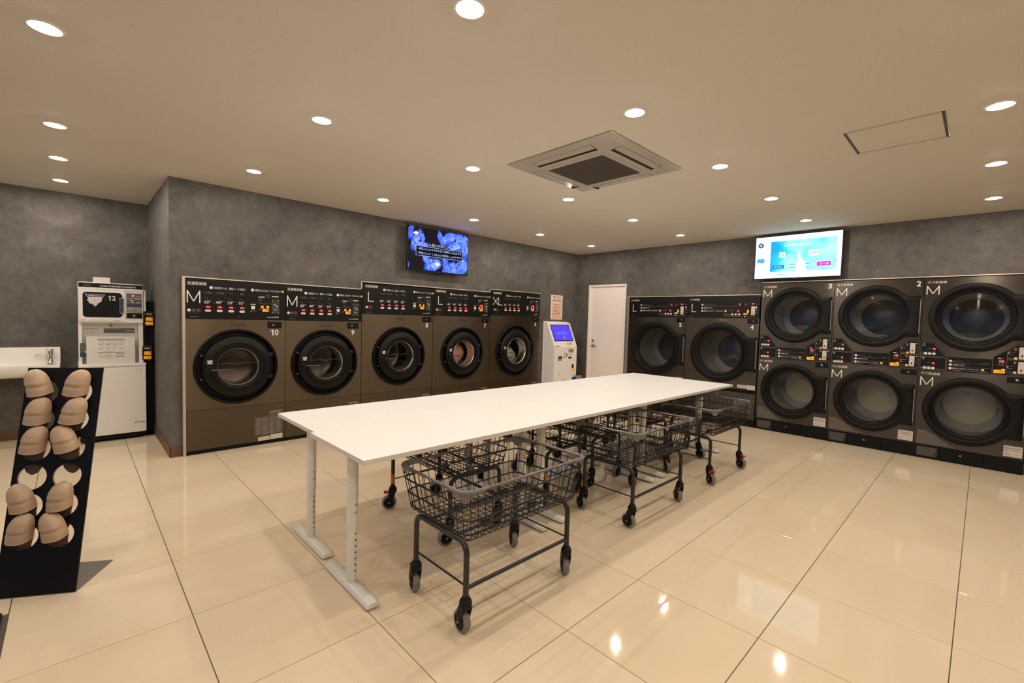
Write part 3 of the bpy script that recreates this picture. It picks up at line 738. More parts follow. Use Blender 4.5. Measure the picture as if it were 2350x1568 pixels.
def dryer_L(y0, y1, num, label):
    W = y0-y1; top, pb = 1.799, 1.492
    root = empty('gas_dryer', (DF, y0, 0), -PI/2, label, 'dryer', 'gas dryers along the side wall')
    cx, cz, D = W*.503, 1.0, .72
    b = MB(); b.box(0, .004, .004, D, .04, top-.002).box(W-.004, W, .004, D, .04, top-.002).box(.004, W-.004, .004, D, top-.006, top-.002).box(.004, W-.004, D-.004, D, .04, top-.006).box(.004, W-.004, .02, D-.004, .04, .044)
    b.build('cabinet', M['gunmetal'], root, smooth=0)
    f = MB(); plate_hole(f, .001, W-.001, .502, pb-.002, cx, cz, .345, 0, .003); f.build('front_panel', M['gunmetal'], root)
    MB().box(.001, W-.001, .010, .03, .455, .502).rbox(.004, W-.004, -.004, .012, .488, .499, .002).build('lint_drawer_gap', M['black'], root, smooth=0)
    MB().rbox(.001, W-.001, -.001, .003, .10, .455, .0008, 1).build('lower_panel', M['gunmetal'], root)
    MB().box(0, W, .004, .05, 0, .098).build('kick_plate', M['black'], root, smooth=0)
    dryer_door(root, cx, cz, .297, .418, W*.497-.018, .232)
    cp = MB().rbox(.0015, W-.0015, -.006, .004, pb, top-.004, .0015, 1).build('control_panel', M['panel'], root)
    y = -.0066; o = .018 if num == '4' else 0.0; L = MB()
    text(L, 'ガス乾燥機', .034+o*.7, 1.753, y, w=.148, h=.027)
    thin_letter(L, 'L', .066+o*.7, .134+o*.8, 1.570, 1.692, .0095, y)
    for i, (tt, ww) in enumerate((('ドラムをリフレッシュ', .182), ('洗濯物を入れる', .125), ('硬貨を入れる/カードを入れる→', .285))):
        zz = 1.677-.0455*i; c = .219+o
        L.disc(c, zz, .0125, y, 18, 0); text(L, str(i+1), c, zz, y-.0004, h=.013, align='c', mi=2); text(L, tt, c+.020, zz, y, w=ww, h=.019, mi=1 if i == 0 else 0)
        if i: L.flat(c+.016, .778+o*.5, zz+.0215, zz+.0232, y, 1)
    text(L, '100円で', .632+o, 1.588, y, h=.016, align='c', mi=1); text(L, '分', .752+o*.9, 1.587, y, h=.014, align='c', mi=1)
    L.prism(rrect(.540+o, .564+o, 1.573, 1.599, .005), y, y+.001, 3)
    bars(L, .53+o, .585+o, 1.540, .008, y, 5, 1, 3); bars(L, .60+o, .618+o, 1.540, .012, y, 2, 1, 4); bars(L, .53+o, .77+o, 1.515, .004, y, 22, 1, 5)
    bars(L, .80+o, .84+o, 1.688, .006, y, 5, 1, 6); bars(L, .80+o, .84+o, 1.674, .006, y, 5, 1, 7); bars(L, .66+o, .72+o, 1.684, .004, y, 6, 4, 8)
    bars(L, .965, .99, 1.68, .006, y, 3, 1, 9); L.disc(.968, 1.650, .006, y, 10, 0).flat(.965, .980, 1.625, 1.645, y, 0); bars(L, .962, .992, 1.60, .010, y, 3, 1, 10); bars(L, .962, .992, 1.565, .008, y, 4, 1, 11)
    L.flat(.80+o, .822+o, 1.508, 1.518, y, 0); bars(L, .835+o, .97, 1.511, .005, y, 18, 1, 12); bars(L, .05, .10, 1.512, .005, y, 6, 1, 13)
    outline(L, rrect(.525+o, .783+o, 1.520, 1.558, .015), .0012, y, 4)
    L.build('lettering', [M['white_print'], M['grey_print'], M['dark_print'], M['yellow'], M['dim_print']], cp, smooth=0, fix=False)
    for i in range(3):
        q = MB(); rrbutton(q, .646+o+.046*i, 1.541, .026, .024, y-.004, y, .004); 
        if i == 1: q.disc(.640+o+.046*i, 1.550, .006, y-.0044, 10, 1)
        q.build('option_button', [M['button'], M['red_led']], cp)
    for rx, rz, dgt in ((.740+o, 1.681, '-'), (.722+o, 1.588, '8')):
        q = MB(); q.poly(rrect(rx-.011, rx+.011, rz-.014, rz+.014, .005), y, 0); text(q, dgt, rx, rz, y-.0004, h=.019 if dgt == '8' else .004, align='c', mi=1); q.build('led_display', [M['red_glow'], M['red_led']], cp, smooth=0, fix=False)
    q = MB().rbox(.795+o, .845+o, y-.010, y, 1.537, 1.560, .003).rbox(.838+o, .862+o, y-.006, y, 1.560, 1.605, .003); q.flat(.822+o, .838+o, 1.546, 1.551, y-.0104, 1); q.build('card_slot', [M['yellow'], M['void']], cp)
    q = MB().rbox(.889+o*1.1, .936+o*1.2, y-.005, y, 1.532, 1.652, .003); q.flat(.907+o*1.1, .917+o*1.1, 1.545, 1.565, y-.0054, 1).flat(.905+o*1.1, .92+o*1.1, 1.590, 1.594, y-.0054, 1); q.build('coin_slot', [M['sticker'], M['dark_print']], cp)
    q = MB().disc(.900+o*1.1, 1.687, .009, y, 14); q.flat(.914+o, .928+o, 1.684, 1.692, y, 0); q.build('status_lamp', M['red_led'], cp, smooth=0)
    sx = W-.150
    q = MB().rbox(sx, sx+.130, -.006, .002, 1.416, 1.484, .003).ring(sx+.078, 1.450, .006, .011, -.0066, 14, 1).flat(sx+.074, sx+.084, 1.448, 1.452, -.0066, 1); q.build('key_slot', [M['black'], M['grey_print']], root)
    q = MB(); number(q, num, sx+.064, 1.369, -.0006, .062); q.build('number_print', M['white_print'], root, smooth=0, fix=False)
    q = MB(); maker_mark(q, W*.459, W*.579, 1.449, 1.477, -.0012); q.build('maker_mark', M['logo_lit' if num == '4' else 'logo_dark'], root, smooth=0, fix=False)
    q = MB().lathe([(0, -.012), (.010, -.012), (.012, -.004), (.012, 0)], .508, .405, 14); q.build('knob', M['brass'], root)
    q = MB().flat(W-.24, W-.118, .524, .566, -.0012, 0); bars(q, W-.23, W-.13, .546, .010, -.0016, 8, 1, 3); q.build('rating_sticker', [M['sticker'], M['grey_print']], root, smooth=0, fix=False)
    q = MB().flat(W-.114, W-.010, .512, .572, -.0012, 0); bars(q, W-.105, W-.06, .535, .006, -.0016, 5, 1, 4); q.disc(W-.035, .543, .008, -.0016, 10, 2); q.build('inspection_sticker', [M['sticker'], M['grey_print'], M['yellow_print']], root, smooth=0, fix=False)
    q = MB(); rr = random.Random(9)
    for i in range(17): bars(q, W-.30+rr.random()*.03, W-.03-rr.random()*.08, .36-.011*i, .005, -.0018, 10, 0, i)
    q.build('caution_label', M['print_soft'], root, smooth=0, fix=False)
    return root

def dryer_M(y0, y1, num, label):
    W = y0-y1; top = 1.957
    root = empty('stacked_gas_dryer', (DF, y0, 0), -PI/2, label, 'dryer', 'gas dryers along the side wall')
    D = .72; cx = .402; cu, cl = 1.541, .562
    b = MB(); b.box(0, .004, .004, D, .04, top-.002).box(W-.004, W, .004, D, .04, top-.002).box(.004, W-.004, .004, D, top-.006, top-.002).box(.004, W-.004, D-.004, D, .04, top-.006).box(.004, W-.004, .02, D-.004, .04, .044)
    b.box(.004, W-.004, .02, D-.004, 1.04, 1.06)
    b.build('cabinet', M['gunmetal'], root, smooth=0)
    f = MB(); plate_hole(f, .001, W-.001, 1.12, top-.002, cx, cu, .29, 0, .003); f.build('front_panel', M['gunmetal'], root)
    f = MB(); plate_hole(f, .001, W-.001, .147, 1.12, cx, cl, .29, 0, .003); f.build('front_panel', M['gunmetal'], root)
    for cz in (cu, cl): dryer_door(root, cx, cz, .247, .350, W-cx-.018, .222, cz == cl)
    y = -.0066
    # left control panel
    lp = MB().prism([(.004, .973), (.216, .977), (.216, 1.122), (.106, 1.272), (.004, 1.272)], -.006, .003).build('selector_panel', M['panel'], root, smooth=0)
    L = MB()
    outline(L, [(.009, .980), (.210, .983), (.210, 1.104), (.009, 1.106)], .0026, y, 1); outline(L, [(.009, 1.114), (.207, 1.114), (.207, 1.121), (.103, 1.265), (.009, 1.265)], .0026, y, 1)
    for tt, zz, o in (('上', 1.241, .001), ('下', 1.086, 0)):
        text(L, tt, .031, zz, y, h=.026, align='c', bold=.001)
        bars(L, .060, .100, zz-.042, .004, y, 5, 1, 3); bars(L, .018, .034, zz-.098, .012, y, 2, 1, 4)
        outline(L, rrect(.016, .150, zz-.114, zz-.082, .008), .0010, y, 3); bars(L, .03, .13, zz-.076, .003, y, 12, 3, 8)
    L.build('lettering', [M['white_print'], M['grey_print'], M['dark_print'], M['dim_print']], lp, smooth=0, fix=False)
    for zz in (1.143, .988):
        for i in range(3):
            q = MB(); rrbutton(q, .048+.033*i, zz, .026, .024, y-.004, y, .004)
            if i == 1: q.flat(.040+.033*i, .052+.033*i, zz+.003, zz+.008, y-.0044, 1)
            q.build('option_button', [M['button'], M['red_led']], lp)
        q = MB(); q.poly(rrect(.104, .126, zz+.040, zz+.064, .006), y, 0).disc(.114, zz+.053, .006, y-.0004, 10, 1); q.build('led_display', [M['red_glow'], M['red_led']], lp, smooth=0, fix=False)
    # middle instruction panel
    ip = MB().rbox(.226, .549, -.006, .003, .968, 1.118, .001, 1).build('instruction_panel', M['panel'], root)
    L = MB()
    for i, (tt, ww) in enumerate((('ドラムを', .05), ('洗濯物を入れる', .090), ('硬貨を入れる/カードを入れる→', .20))):
        zz = 1.078-.0382*i; L.disc(.247, zz, .0125, y, 18, 0); text(L, str(i+1), .247, zz, y-.0004, h=.013, align='c', mi=2)
        text(L, tt, .264 if i else .288, zz+(0 if i else .005), y, w=ww, h=.015 if i else .009, mi=0 if i else 1)
        if i: L.flat(.262, .535, zz+.0185, zz+.0203, y, 1)
    L.flat(.264, .284, 1.071, 1.083, y, 4); text(L, 'リフレッシュ', .288, 1.067, y, w=.07, h=.009, mi=1)
    text(L, 'S', .378, 1.082, y, h=.015, w=.010, align='c', mi=1); bars(L, .48, .53, 1.072, .003, y, 6, 1, 5)
    L.prism(rrect(.476, .497, .993, 1.014, .004), y, y+.001, 3)
    L.flat(.240, .256, .978, .984, y, 1); bars(L, .262, .33, .980, .006, y, 8, 1, 6); bars(L, .37, .53, .980, .005, y, 16, 1, 7)
    L.disc(.232, 1.112, .002, y, 8, 1).disc(.543, 1.112, .002, y, 8, 1)
    L.build('lettering', [M['white_print'], M['grey_print'], M['dark_print'], M['yellow'], M['red_ring']], ip, smooth=0, fix=False)
    # payment panel
    pp = MB().prism([(.555, .972), (.806, .977), (.806, 1.276), (.705, 1.276), (.640, 1.209), (.555, 1.142)], -.006, .003).build('payment_panel', M['panel'], root, smooth=0)
    L = MB()
    outline(L, [(.648, .982), (.801, .985), (.801, 1.122), (.648, 1.122)], .0026, y, 1); outline(L, [(.648, 1.128), (.801, 1.130), (.801, 1.268), (.708, 1.268), (.648, 1.208)], .0026, y, 1)
    for tt, zz in (('上', 1.233), ('下', 1.094)):
        text(L, tt, .701, zz, y, h=.024, align='c', bold=.001)
        bars(L, .655, .70, zz-.032, .004, y, 5, 1, 3); bars(L, .655, .69, zz-.058, .004, y, 5, 1, 4); bars(L, .655, .69, zz-.092, .006, y, 4, 1, 5)
        L.disc(.783, zz+.010, .006, y, 10, 0); bars(L, .776, .798, zz-.03, .006, y, 3, 1, 6); bars(L, .776, .798, zz-.06, .005, y, 3, 1, 7)
        L.disc(.656, zz-.042, .005, y, 10, 2)
        L.prism(rrect(.694, .716, zz-.104, zz-.082, .006), y, y+.001, 3)
    bars(L, .586, .614, 1.132, .009, y, 2, 0, 43)
    L.flat(.585, .635, 1.062, 1.074, y, 4)
    L.build('lettering', [M['white_print'], M['grey_print'], M['red_led'], M['yellow'], M['dim_print']], pp, smooth=0, fix=False)
    q = MB().flat(.594, .634, 1.083, 1.120, y, 0); text(q, '10', .613, 1.102, y-.0004, h=.027, align='c', mi=1, bold=.0012); q.build('price_display', [M['dark_print'], M['red_led']], pp, smooth=0, fix=False)
    q = MB().rbox(.562, .640, y-.010, y, .983, 1.018, .003).rbox(.615, .640, y-.006, y, 1.016, 1.030, .003); q.flat(.602, .628, .998, 1.004, y-.0104, 1); q.build('card_slot', [M['yellow'], M['void']], pp)
    for z0 in (1.133, .991):
        q = MB().rbox(.724, .769, y-.005, y, z0, z0+.117, .003); q.flat(.740, .752, z0+.022, z0+.042, y-.0054, 1).flat(.742, .752, z0+.058, z0+.064, y-.0054, 2); q.build('coin_slot', [M['sticker'], M['dark_print'], M['white_print']], pp)
    q = MB().rbox(.657, .793, -.006, .002, .896, .956, .003).disc(.725, .927, .010, -.0066, 14, 1).ring(.725, .927, .004, .007, -.007, 12, 2); q.build('key_slot', [M['black'], M['white_print' if num != '2' else 'grey_print'], M['grey_print']], root)
    for tz, t0 in ((1.909, .023), (.927, .021)):
        q = MB(); text(q, 'ガス乾燥機', t0, tz, -.0006, w=.152, h=.028); thin_letter(q, 'M', .020, .123, tz-.133, tz-.038, .0085, -.0006); q.build('lettering', M['white_print'], root, smooth=0, fix=False)
    q = MB(); number(q, num, .762, 1.899, -.0006, .060); q.build('number_print', M['white_print'], root, smooth=0, fix=False)
    q = MB(); maker_mark(q, .327, .446, 1.138, 1.166, -.0008); q.build('maker_mark', M['logo_dark'], root, smooth=0, fix=False)
    for zz in (1.70, 1.33, .74, .37): MB().lathe([(0, -.004), (.004, -.004), (.005, 0)], .012, zz, 8).build('screw', M['black'], root)
    # kick panels
    for a, b in ((.002, .214), (.218, .534), (.538, W-.002)):
        MB().rbox(a, b, -.003, .006, .004, .142, .0015, 1).build('kick_panel', M['black'], root)
    q = MB().flat(.028, .196, .026, .128, -.0042, 0); rr = random.Random(4)
    for i in range(9): bars(q, .036, .19-rr.random()*.03, .120-.0105*i, .0036, -.0046, 14, 1, i)
    q.build('caution_plate', [M['label_dark'], M['grey_print']], root, smooth=0, fix=False)
    q = MB().lathe([(0, -.012), (.009, -.012), (.011, -.006), (.011, -.002)], .372, .090, 14); q.build('knob', M['brass'], root)
    q = MB(); rr = random.Random(6)
    for i in range(15): bars(q, .024, .12+.0165*i*.9-rr.random()*.02, .302-.0098*i, .0048, -.0012, 9+i, 0, i)
    q.build('caution_label', M['print_soft'], root, smooth=0, fix=False)
    q = MB().flat(.672, .800, .228, .272, -.0012, 0); bars(q, .68, .79, .248, .008, -.0016, 8, 1, 3); q.build('rating_sticker', [M['sticker'], M['grey_print']], root, smooth=0, fix=False)
    q = MB().flat(.672, .800, .164, .225, -.0012, 0); bars(q, .682, .72, .188, .006, -.0016, 4, 1, 4); q.disc(.764, .190, .008, -.0016, 10, 2); q.build('inspection_sticker', [M['sticker'], M['grey_print'], M['yellow_print']], root, smooth=0, fix=False)
    return root
dryer_L(*DRY_L[0], 'single dark dryer marked L, number 5, beside the white door')
dryer_L(*DRY_L[1], 'single dark dryer marked L, number 4, between dryer 5 and the stacked dryers')
dryer_M(*DRY_M[0], 'stacked pair dryer marked M, number 3, under the bright white television')
dryer_M(*DRY_M[1], 'stacked pair dryer marked M, number 2, in the middle of three')
dryer_M(*DRY_M[2], 'stacked pair dryer marked M, farthest of the dryers from the white door')

# laundry seen through two portholes
def lump(name, mats, cx, cz, y, R, seed, label, squash, bulge):
    bm = bmesh.new(); bmesh.ops.create_uvsphere(bm, u_segments=40, v_segments=24, radius=1.0)
    rnd = random.Random(seed); waves = [(Vector((rnd.uniform(-1, 1), rnd.uniform(-1, 1), rnd.uniform(-1, 1)))*rnd.uniform(3, 8), rnd.uniform(0, 6)) for _ in range(9)]
    for v in bm.verts:
        d = sum(math.sin(w.dot(v.co)+p) for w, p in waves)/9
        v.co = Vector((v.co.x*R, v.co.y*R*.55, v.co.z*R*squash))*(1+bulge*d)
    mb = MB(); mb.frombm(bm); bm.free()
    mb.m = [1 if (len(mats) > 1 and math.sin(sum(mb.v[i][0] for i in f)*9+sum(mb.v[i][2] for i in f)*7+seed) > .55) else 0 for f in mb.f]
    o = mb.build(name, mats, smooth=60); o.location = (cx, y, cz); tag(o, label, 'laundry'); return o
w7 = WD['7']; w6 = WD['6']
lump('pink_quilt', [M['pink_cloth']], w7[0][0]+w7[1][1]-.035, w7[1][2]-.03, WF+.255, .215, 3, 'pink quilt tumbling behind the porthole of washer number 7', .95, .22)
lump('white_laundry', [M['white_cloth']], w6[0][0]+w6[1][1]-.02, w6[1][2]-.105, WF+.265, .245, 5, 'pale laundry heaped behind the porthole of washer number 6', .66, .30)

# ------------------------------------------------------------------ folding tables
def table(x0, x1, y0, y1, yl, feet, label):
    root = empty('folding_table', ((x0+x1)/2, (y0+y1)/2, 0), 0, label, 'table', 'white tables pushed together')
    hx, hy = (x1-x0)/2, (y1-y0)/2; cyl = yl-(y0+y1)/2
    zt = .750
    MB().rbox(-hx, hx, -hy, hy, zt-.0235, zt, .0015, 2, 0).build('tabletop', M['white_gloss'], root)
    MB().box(-hx-.0006, hx+.0006, -hy-.0006, hy+.0006, zt-.0225, zt-.0016).build('edge_band', M['edge'], root, smooth=0)
    q = MB()
    for s_ in (-1, 1): q.rbox(-hx+.07, hx-.07, cyl+s_*.10-.02, cyl+s_*.10+.02, zt-.054, zt-.024, .002)
    q.build('under_frame', M['leg_cream'], root)
    for s_ in (-1, 1):
        lx = s_*(hx-.095)
        lg = MB()
        lg.loops([[(lx+.0255*math.cos(t*PI/10), cyl+.036*math.sin(t*PI/10), z) for t in range(20)] for z in (.33, .332, zt-.03)], 0, True, None, True, True)
        lg.loops([[(lx+.0225*math.cos(t*PI/10), cyl+.033*math.sin(t*PI/10), z) for t in range(20)] for z in (.035, .34)], 0)
        lg.rbox(lx-.025, lx+.025, cyl-.22, cyl+.22, zt-.056, zt-.024, .003)
        lo = lg.build('leg', M['leg_cream'], root)
        q = MB()
        for i in range(9):
            z = .10+.032*i
            if z < .32: q.lathe([(0, -.0), (.004, -.0), (.004, .003)], 0, 0, 8, 0, Matrix.Translation((lx-s_*.004, cyl-.0335, z)))
        q.build('adjust_hole', M['void'], lo, smooth=0, kind='stuff')
        q = MB()
        for z in (.40, .44): q.lathe([(0, -.006), (.005, -.005), (.007, 0)], 0, 0, 10, 0, Matrix.Translation((lx-s_*.003, cyl-.0345, z)))
        q.build('leg_bolt', M['brass'], lo, kind='stuff')
        f0, f1 = feet[0]-(y0+y1)/2, feet[1]-(y0+y1)/2
        sec = [(-.034, .012), (-.030, .030), (-.018, .0395), (.018, .0395), (.030, .030), (.034, .012)]
        q = MB(); ringz = []
        for yy, k in ((f0, .82), (f0+.012, 1), (f1-.012, 1), (f1, .82)): ringz.append([(lx+a*k, yy, .012+(b-.012)*(k if k < 1 else 1)) for a, b in sec])
        q.loops(ringz, 0, True, None, True, True)
        ft = q.build('foot', M['leg_cream'], root)
        q = MB()
        for yy in (f0+.05, f1-.05): q.lathez([(0, 0), (.018, 0), (.018, .008), (.008, .009), (.008, .013)], lx, yy, 14)
        q.build('glide', M['grey_plastic'], ft, kind='stuff')
xs = [(0.902, 2.302), (2.303, 3.703), (3.704, 5.104)]
nm = ['end away from the dryers', 'middle of the row', 'end next to the dryers']
for i, (a, b) in enumerate(xs):
    table(a, b, 1.845, 2.460, 2.157, (1.918, 2.418), 'white table of the row above the basket trolleys, %s' % nm[i])
    table(a+.022, b+.022, 2.4615, 3.070, 2.764, (2.500, 2.995), 'white table of the row facing the washers, %s' % nm[i])

# ------------------------------------------------------------------ basket trolleys
def make_trolley():
    root = empty('basket_trolley', (0, 0, 0), 0, 'x', 'trolley', 'basket trolleys under the tables')
    LX, LY, ZA, ZR, ZB = .345, .200, .405, .655, .424
    def rr3(hx, hy, z, r, n=4):
        return [(p[0], p[1], z) for p in rrect(-hx, hx, -hy, hy, r, n)]
    MB().tube(rr3(.412, .262, ZR, .05, 6), .0075, 10, True).build('basket_rim', M['rim'], root)
    for sx in (-1, 1):
        for sy in (-1, 1):
            q = MB(); arc = []
            for i in range(9):
                t = PI/2*i/8; arc.append((.362+.05*math.cos(t), .212+.05*math.sin(t)))
            path = [(.412, .15)]+arc+[(.30, .262)]
            q.tube([(sx*x, sy*yy, ZR) for x, yy in path], .0098, 10)
            # apron hanging below the rim
            dep = [.014]+[.017+.030*math.sin(PI*i/8)**1.5 for i in range(9)]+[.014]
            q.loops([[(sx*(x*1.012+.001), sy*(yy*1.012+.001), ZR+.002) for x, yy in path], [(sx*(x*1.0), sy*(yy*1.0), ZR-d) for (x, yy), d in zip(path, dep)],
                     [(sx*(x*.990-.004), sy*(yy*.985-.004), ZR-d) for (x, yy), d in zip(path, dep)], [(sx*(x*.985-.004), sy*(yy*.98-.004), ZR) for x, yy in path]], 0, False)
            q.build('corner_cap', M['cap'], root)
    bx, by = .366, .230                       # half size of basket floor
    w = MB(); rw = .0024
    def side(f): return ((.412+(bx-.412)*f), (.262+(by-.262)*f), ZR+(ZB-ZR)*f)
    nx, ny = 19, 11
    for i in range(nx):
        x = -bx+.02+(2*bx-.04)*i/(nx-1); kx = .405/bx
        pts = []
        for f in (0, .5, .9): a = side(f); pts.append((x*(1+(kx-1)*(1-f)), -a[1], a[2]))
        pts += [(x, -by+.012, ZB+.004), (x, -by+.035, ZB), (x, by-.035, ZB), (x, by-.012, ZB+.004)]
        for f in (.9, .5, 0): a = side(f); pts.append((x*(1+(kx-1)*(1-f)), a[1], a[2]))
        w.tube(pts, rw, 4)
    for i in range(ny):
        yv = -by+.02+(2*by-.04)*i/(ny-1); ky = .255/by
        pts = []
        for f in (0, .5, .9): a = side(f); pts.append((-a[0], yv*(1+(ky-1)*(1-f)), a[2]))
        pts += [(-bx+.012, yv, ZB+.0), (-bx+.035, yv, ZB-.004), (bx-.035, yv, ZB-.004), (bx-.012, yv, ZB)]
        for f in (.9, .5, 0): a = side(f); pts.append((a[0], yv*(1+(ky-1)*(1-f)), a[2]))
        w.tube(pts, rw, 4)
    wo = w.build('wire_basket', M['wire'], root, kind='stuff')
    for f in (.27, .57, .86):
        a = side(f); MB().tube(rr3(a[0]+.003, a[1]+.003, a[2], .05, 4), .0040, 6, True).build('basket_hoop', M['wire'], root)
    for sx in (-1, 1):
        pts = [(sx*LX, -LY, .15)]
        for i in range(7): t = PI/2*i/6; pts.append((sx*LX, -LY+.05-.05*math.cos(t), ZA-.05+.05*math.sin(t)))
        for i in range(7): t = PI/2*(1-i/6); pts.append((sx*LX, LY-.05+.05*math.cos(t), ZA-.05+.05*math.sin(t)))
        pts.append((sx*LX, LY, .15))
        MB().tube(pts, .0135, 10).build('arch_frame', M['frame'], root)
        MB().tube([(sx*LX, -LY, .215), (sx*LX, LY, .215)], .0045, 8).build('cross_rod', M['frame'], root)
    for sy in (-1, 1):
        MB().tube([(-LX, sy*.105, ZA+.003), (LX, sy*.105, ZA+.003)], .0085, 8).build('support_rail', M['frame'], root)
        for xx in (-.16, .16): MB().rbox(xx-.022, xx+.022, sy*.105-.013, sy*.105+.013, ZA-.008, ZA+.030, .003).build('rail_clamp', M['frame'], root)
    MB().tube([(-LX, -LY, .205), (LX, -LY, .205)], .0095, 10).build('stretcher', M['frame'], root)
    for k, (sx, sy, rot, brake) in enumerate(((-1, -1, -5, 0), (-1, 1, -16, 1), (1, -1, -38, 0), (1, 1, -29, 1))):
        mt = Matrix.Translation((sx*LX, sy*LY, 0)) @ Matrix.Rotation(math.radians(rot), 4, 'Z')
        q = MB()
        q.lathez([(.0, .120), (.026, .120), (.0285, .128), (.0285, .146), (.025, .156), (.0175, .160), (.0170, .170), (.0, .171)], 0, 0, 18, 0, mt)
        for s_ in (-1, 1):
            pr = [(-.020, .124), (.024, .124), (.040, .056), (.022, .042), (.002, .060)]
            q.add([(s_*.0190, a, b) for a, b in pr]+[(s_*.0245, a, b) for a, b in pr],
                  [(0, 1, 2, 3, 4), (9, 8, 7, 6, 5), (0, 5, 6, 1), (1, 6, 7, 2), (2, 7, 8, 3), (3, 8, 9, 4), (4, 9, 5, 0)], 0, mt)
        fk = q.build('caster_fork', M['black_soft'], root)
        q = MB(); wm = mt @ Matrix.Translation((0, .024, .0500)) @ Matrix.Rotation(PI/2, 4, 'Z')
        q.lathe([(.037, -.0165), (.046, -.0160), (.0500, -.010), (.0500, .010), (.046, .0160), (.037, .0165)], 0, 0, 28, 0, wm)
        q.lathe([(.0, -.013), (.028, -.013), (.032, -.0165), (.037, -.0165)], 0, 0, 28, 1, wm); q.lathe([(.0, .013), (.028, .013), (.032, .0165), (.037, .0165)], 0, 0, 28, 1, wm)
        q.lathe([(0, -.0265), (.005, -.0265), (.006, -.0245), (.006, .0245), (.005, .0265), (0, .0265)], 0, 0, 10, 2, wm)
        q.build('wheel', [M['tyre'], M['black'], M['brass']], fk)
        if brake:
            MB().rbox(-.017, .017, .020, .062, .116, .130, .004, 2, 0, mt).build('brake_pedal', M['red'], fk)
    return root
proto = make_trolley()
TR = [((1.562, 1.707), 0, 'grey wire basket trolley standing nearest, its front corner clear of the tables', 0),
      ((3.030, 1.775), 0, 'wire basket trolley half out from under the middle table', 1),
      ((4.318, 1.795), 180, 'wire basket trolley half out by the dryers, orange sticker on its leg', 2),
      ((1.835, 2.54), 90, 'wire basket trolley fully under the tables, first from the open table end', 3),
      ((2.72, 2.55), 90, 'wire basket trolley fully under the tables, second from the open table end', 4),
      ((3.310, 2.56), 90, 'wire basket trolley fully under the tables, third from the open table end', 5),
      ((4.135, 2.55), 90, 'wire basket trolley fully under the tables, fourth from the open table end', 6),
      ((4.702, 2.57), 90, 'wire basket trolley fully under the tables, fifth from the open table end', 7)]
for k, ((x, y_), a, lab, _) in enumerate(TR):
    o = proto if k == 0 else dup(proto, lab, 'basket trolleys under the tables')
    o['label'] = lab; o.location = (x, y_, 0); o.rotation_euler = (0, 0, math.radians(a))
    if k in (2, 3, 4):                        # warning sticker on one leg
        lx, ly = {2: (.345, .200), 3: (.345, .200), 4: (-.345, .200)}[k]
        q = MB(); a0 = {2: 180-45, 3: -90-150, 4: -90-150}[k]
        aa = [math.radians(a0-65+130*t/8) for t in range(9)]
        q.loops([[(lx+.0141*math.cos(t), ly+.0141*math.sin(t), zz) for t in aa] for zz in (.185, .255)], 0, False); q.build('warning_sticker', M['orange'], o)

# ------------------------------------------------------------------ slipper stand and slippers
RC = Vector((-.013, 2.991, 0)); RD = Vector((.865, -.501, 0)).normalized(); RN = Vector((.501, .865, 0)).normalized()
LEAN = math.atan2(.24, 1.065); RH = math.hypot(.24, 1.065); RW = .320
RU = (RN*math.sin(LEAN)+Vector((0, 0, 1))*math.cos(LEAN))          # up the panel
RF = RD.cross(RU).normalized()                                      # out of the panel
if RF.dot(RN) > 0: RF = -RF
RL = RC-RD*RW
RM = Matrix(((RD.x, -RF.x, RU.x, RL.x), (RD.y, -RF.y, RU.y, RL.y), (RD.z, -RF.z, RU.z, .004), (0, 0, 0, 1)))   # panel frame: x across, y into the panel, z up the panel
rack = empty('slipper_rack', tuple(RL), 0, 'black slanted slipper rack with twelve round holes beside the sink', 'rack')
RI = Matrix.Translation(-RL)
CXS, RZS = (.082, .226), (.967, .827, .687, .549, .411, .271)
q = MB(); zc = [1.092]+[(a+b)/2 for a, b in zip(RZS, RZS[1:])]+[RZS[-1]-.07]
for i, rz in enumerate(RZS):
    for j, cx in enumerate(CXS):
        plate_hole(q, 0 if j == 0 else .154, .154 if j == 0 else RW, zc[i+1], zc[i], cx, rz, .0595, 0, .009, 0, 40)
q.box(0, RW, 0, .009, 0, zc[-1])
pn = q.build('panel', M['rack'], None, smooth=30)
pn.data.transform(RI @ RM); pn.parent = rack
q = MB()                                            # bright cut edges of the holes
for rz in RZS:
    for cx in CXS: q.lathe([(.0596, -.0003), (.0588, .001), (.0588, .0085), (.0596, .0095)], cx, rz, 40)
hr = q.build('hole_edging', M['alu_grey'], None, kind='stuff'); hr.data.transform(RI @ RM); hr.parent = rack
q = MB(); b0, b1 = RL, RC
q.add([tuple(p-RL) for p in (b0, b1, b1+RN*.30, b0+RN*.30)]+[tuple(p-RL+Vector((0, 0, .004))) for p in (b0, b1, b1+RN*.30, b0+RN*.30)],
      [(3, 2, 1, 0), (4, 5, 6, 7), (0, 1, 5, 4), (1, 2, 6, 5), (2, 3, 7, 6), (3, 0, 4, 7)])
q.build('base_plate', M['rack_base'], rack, smooth=0)

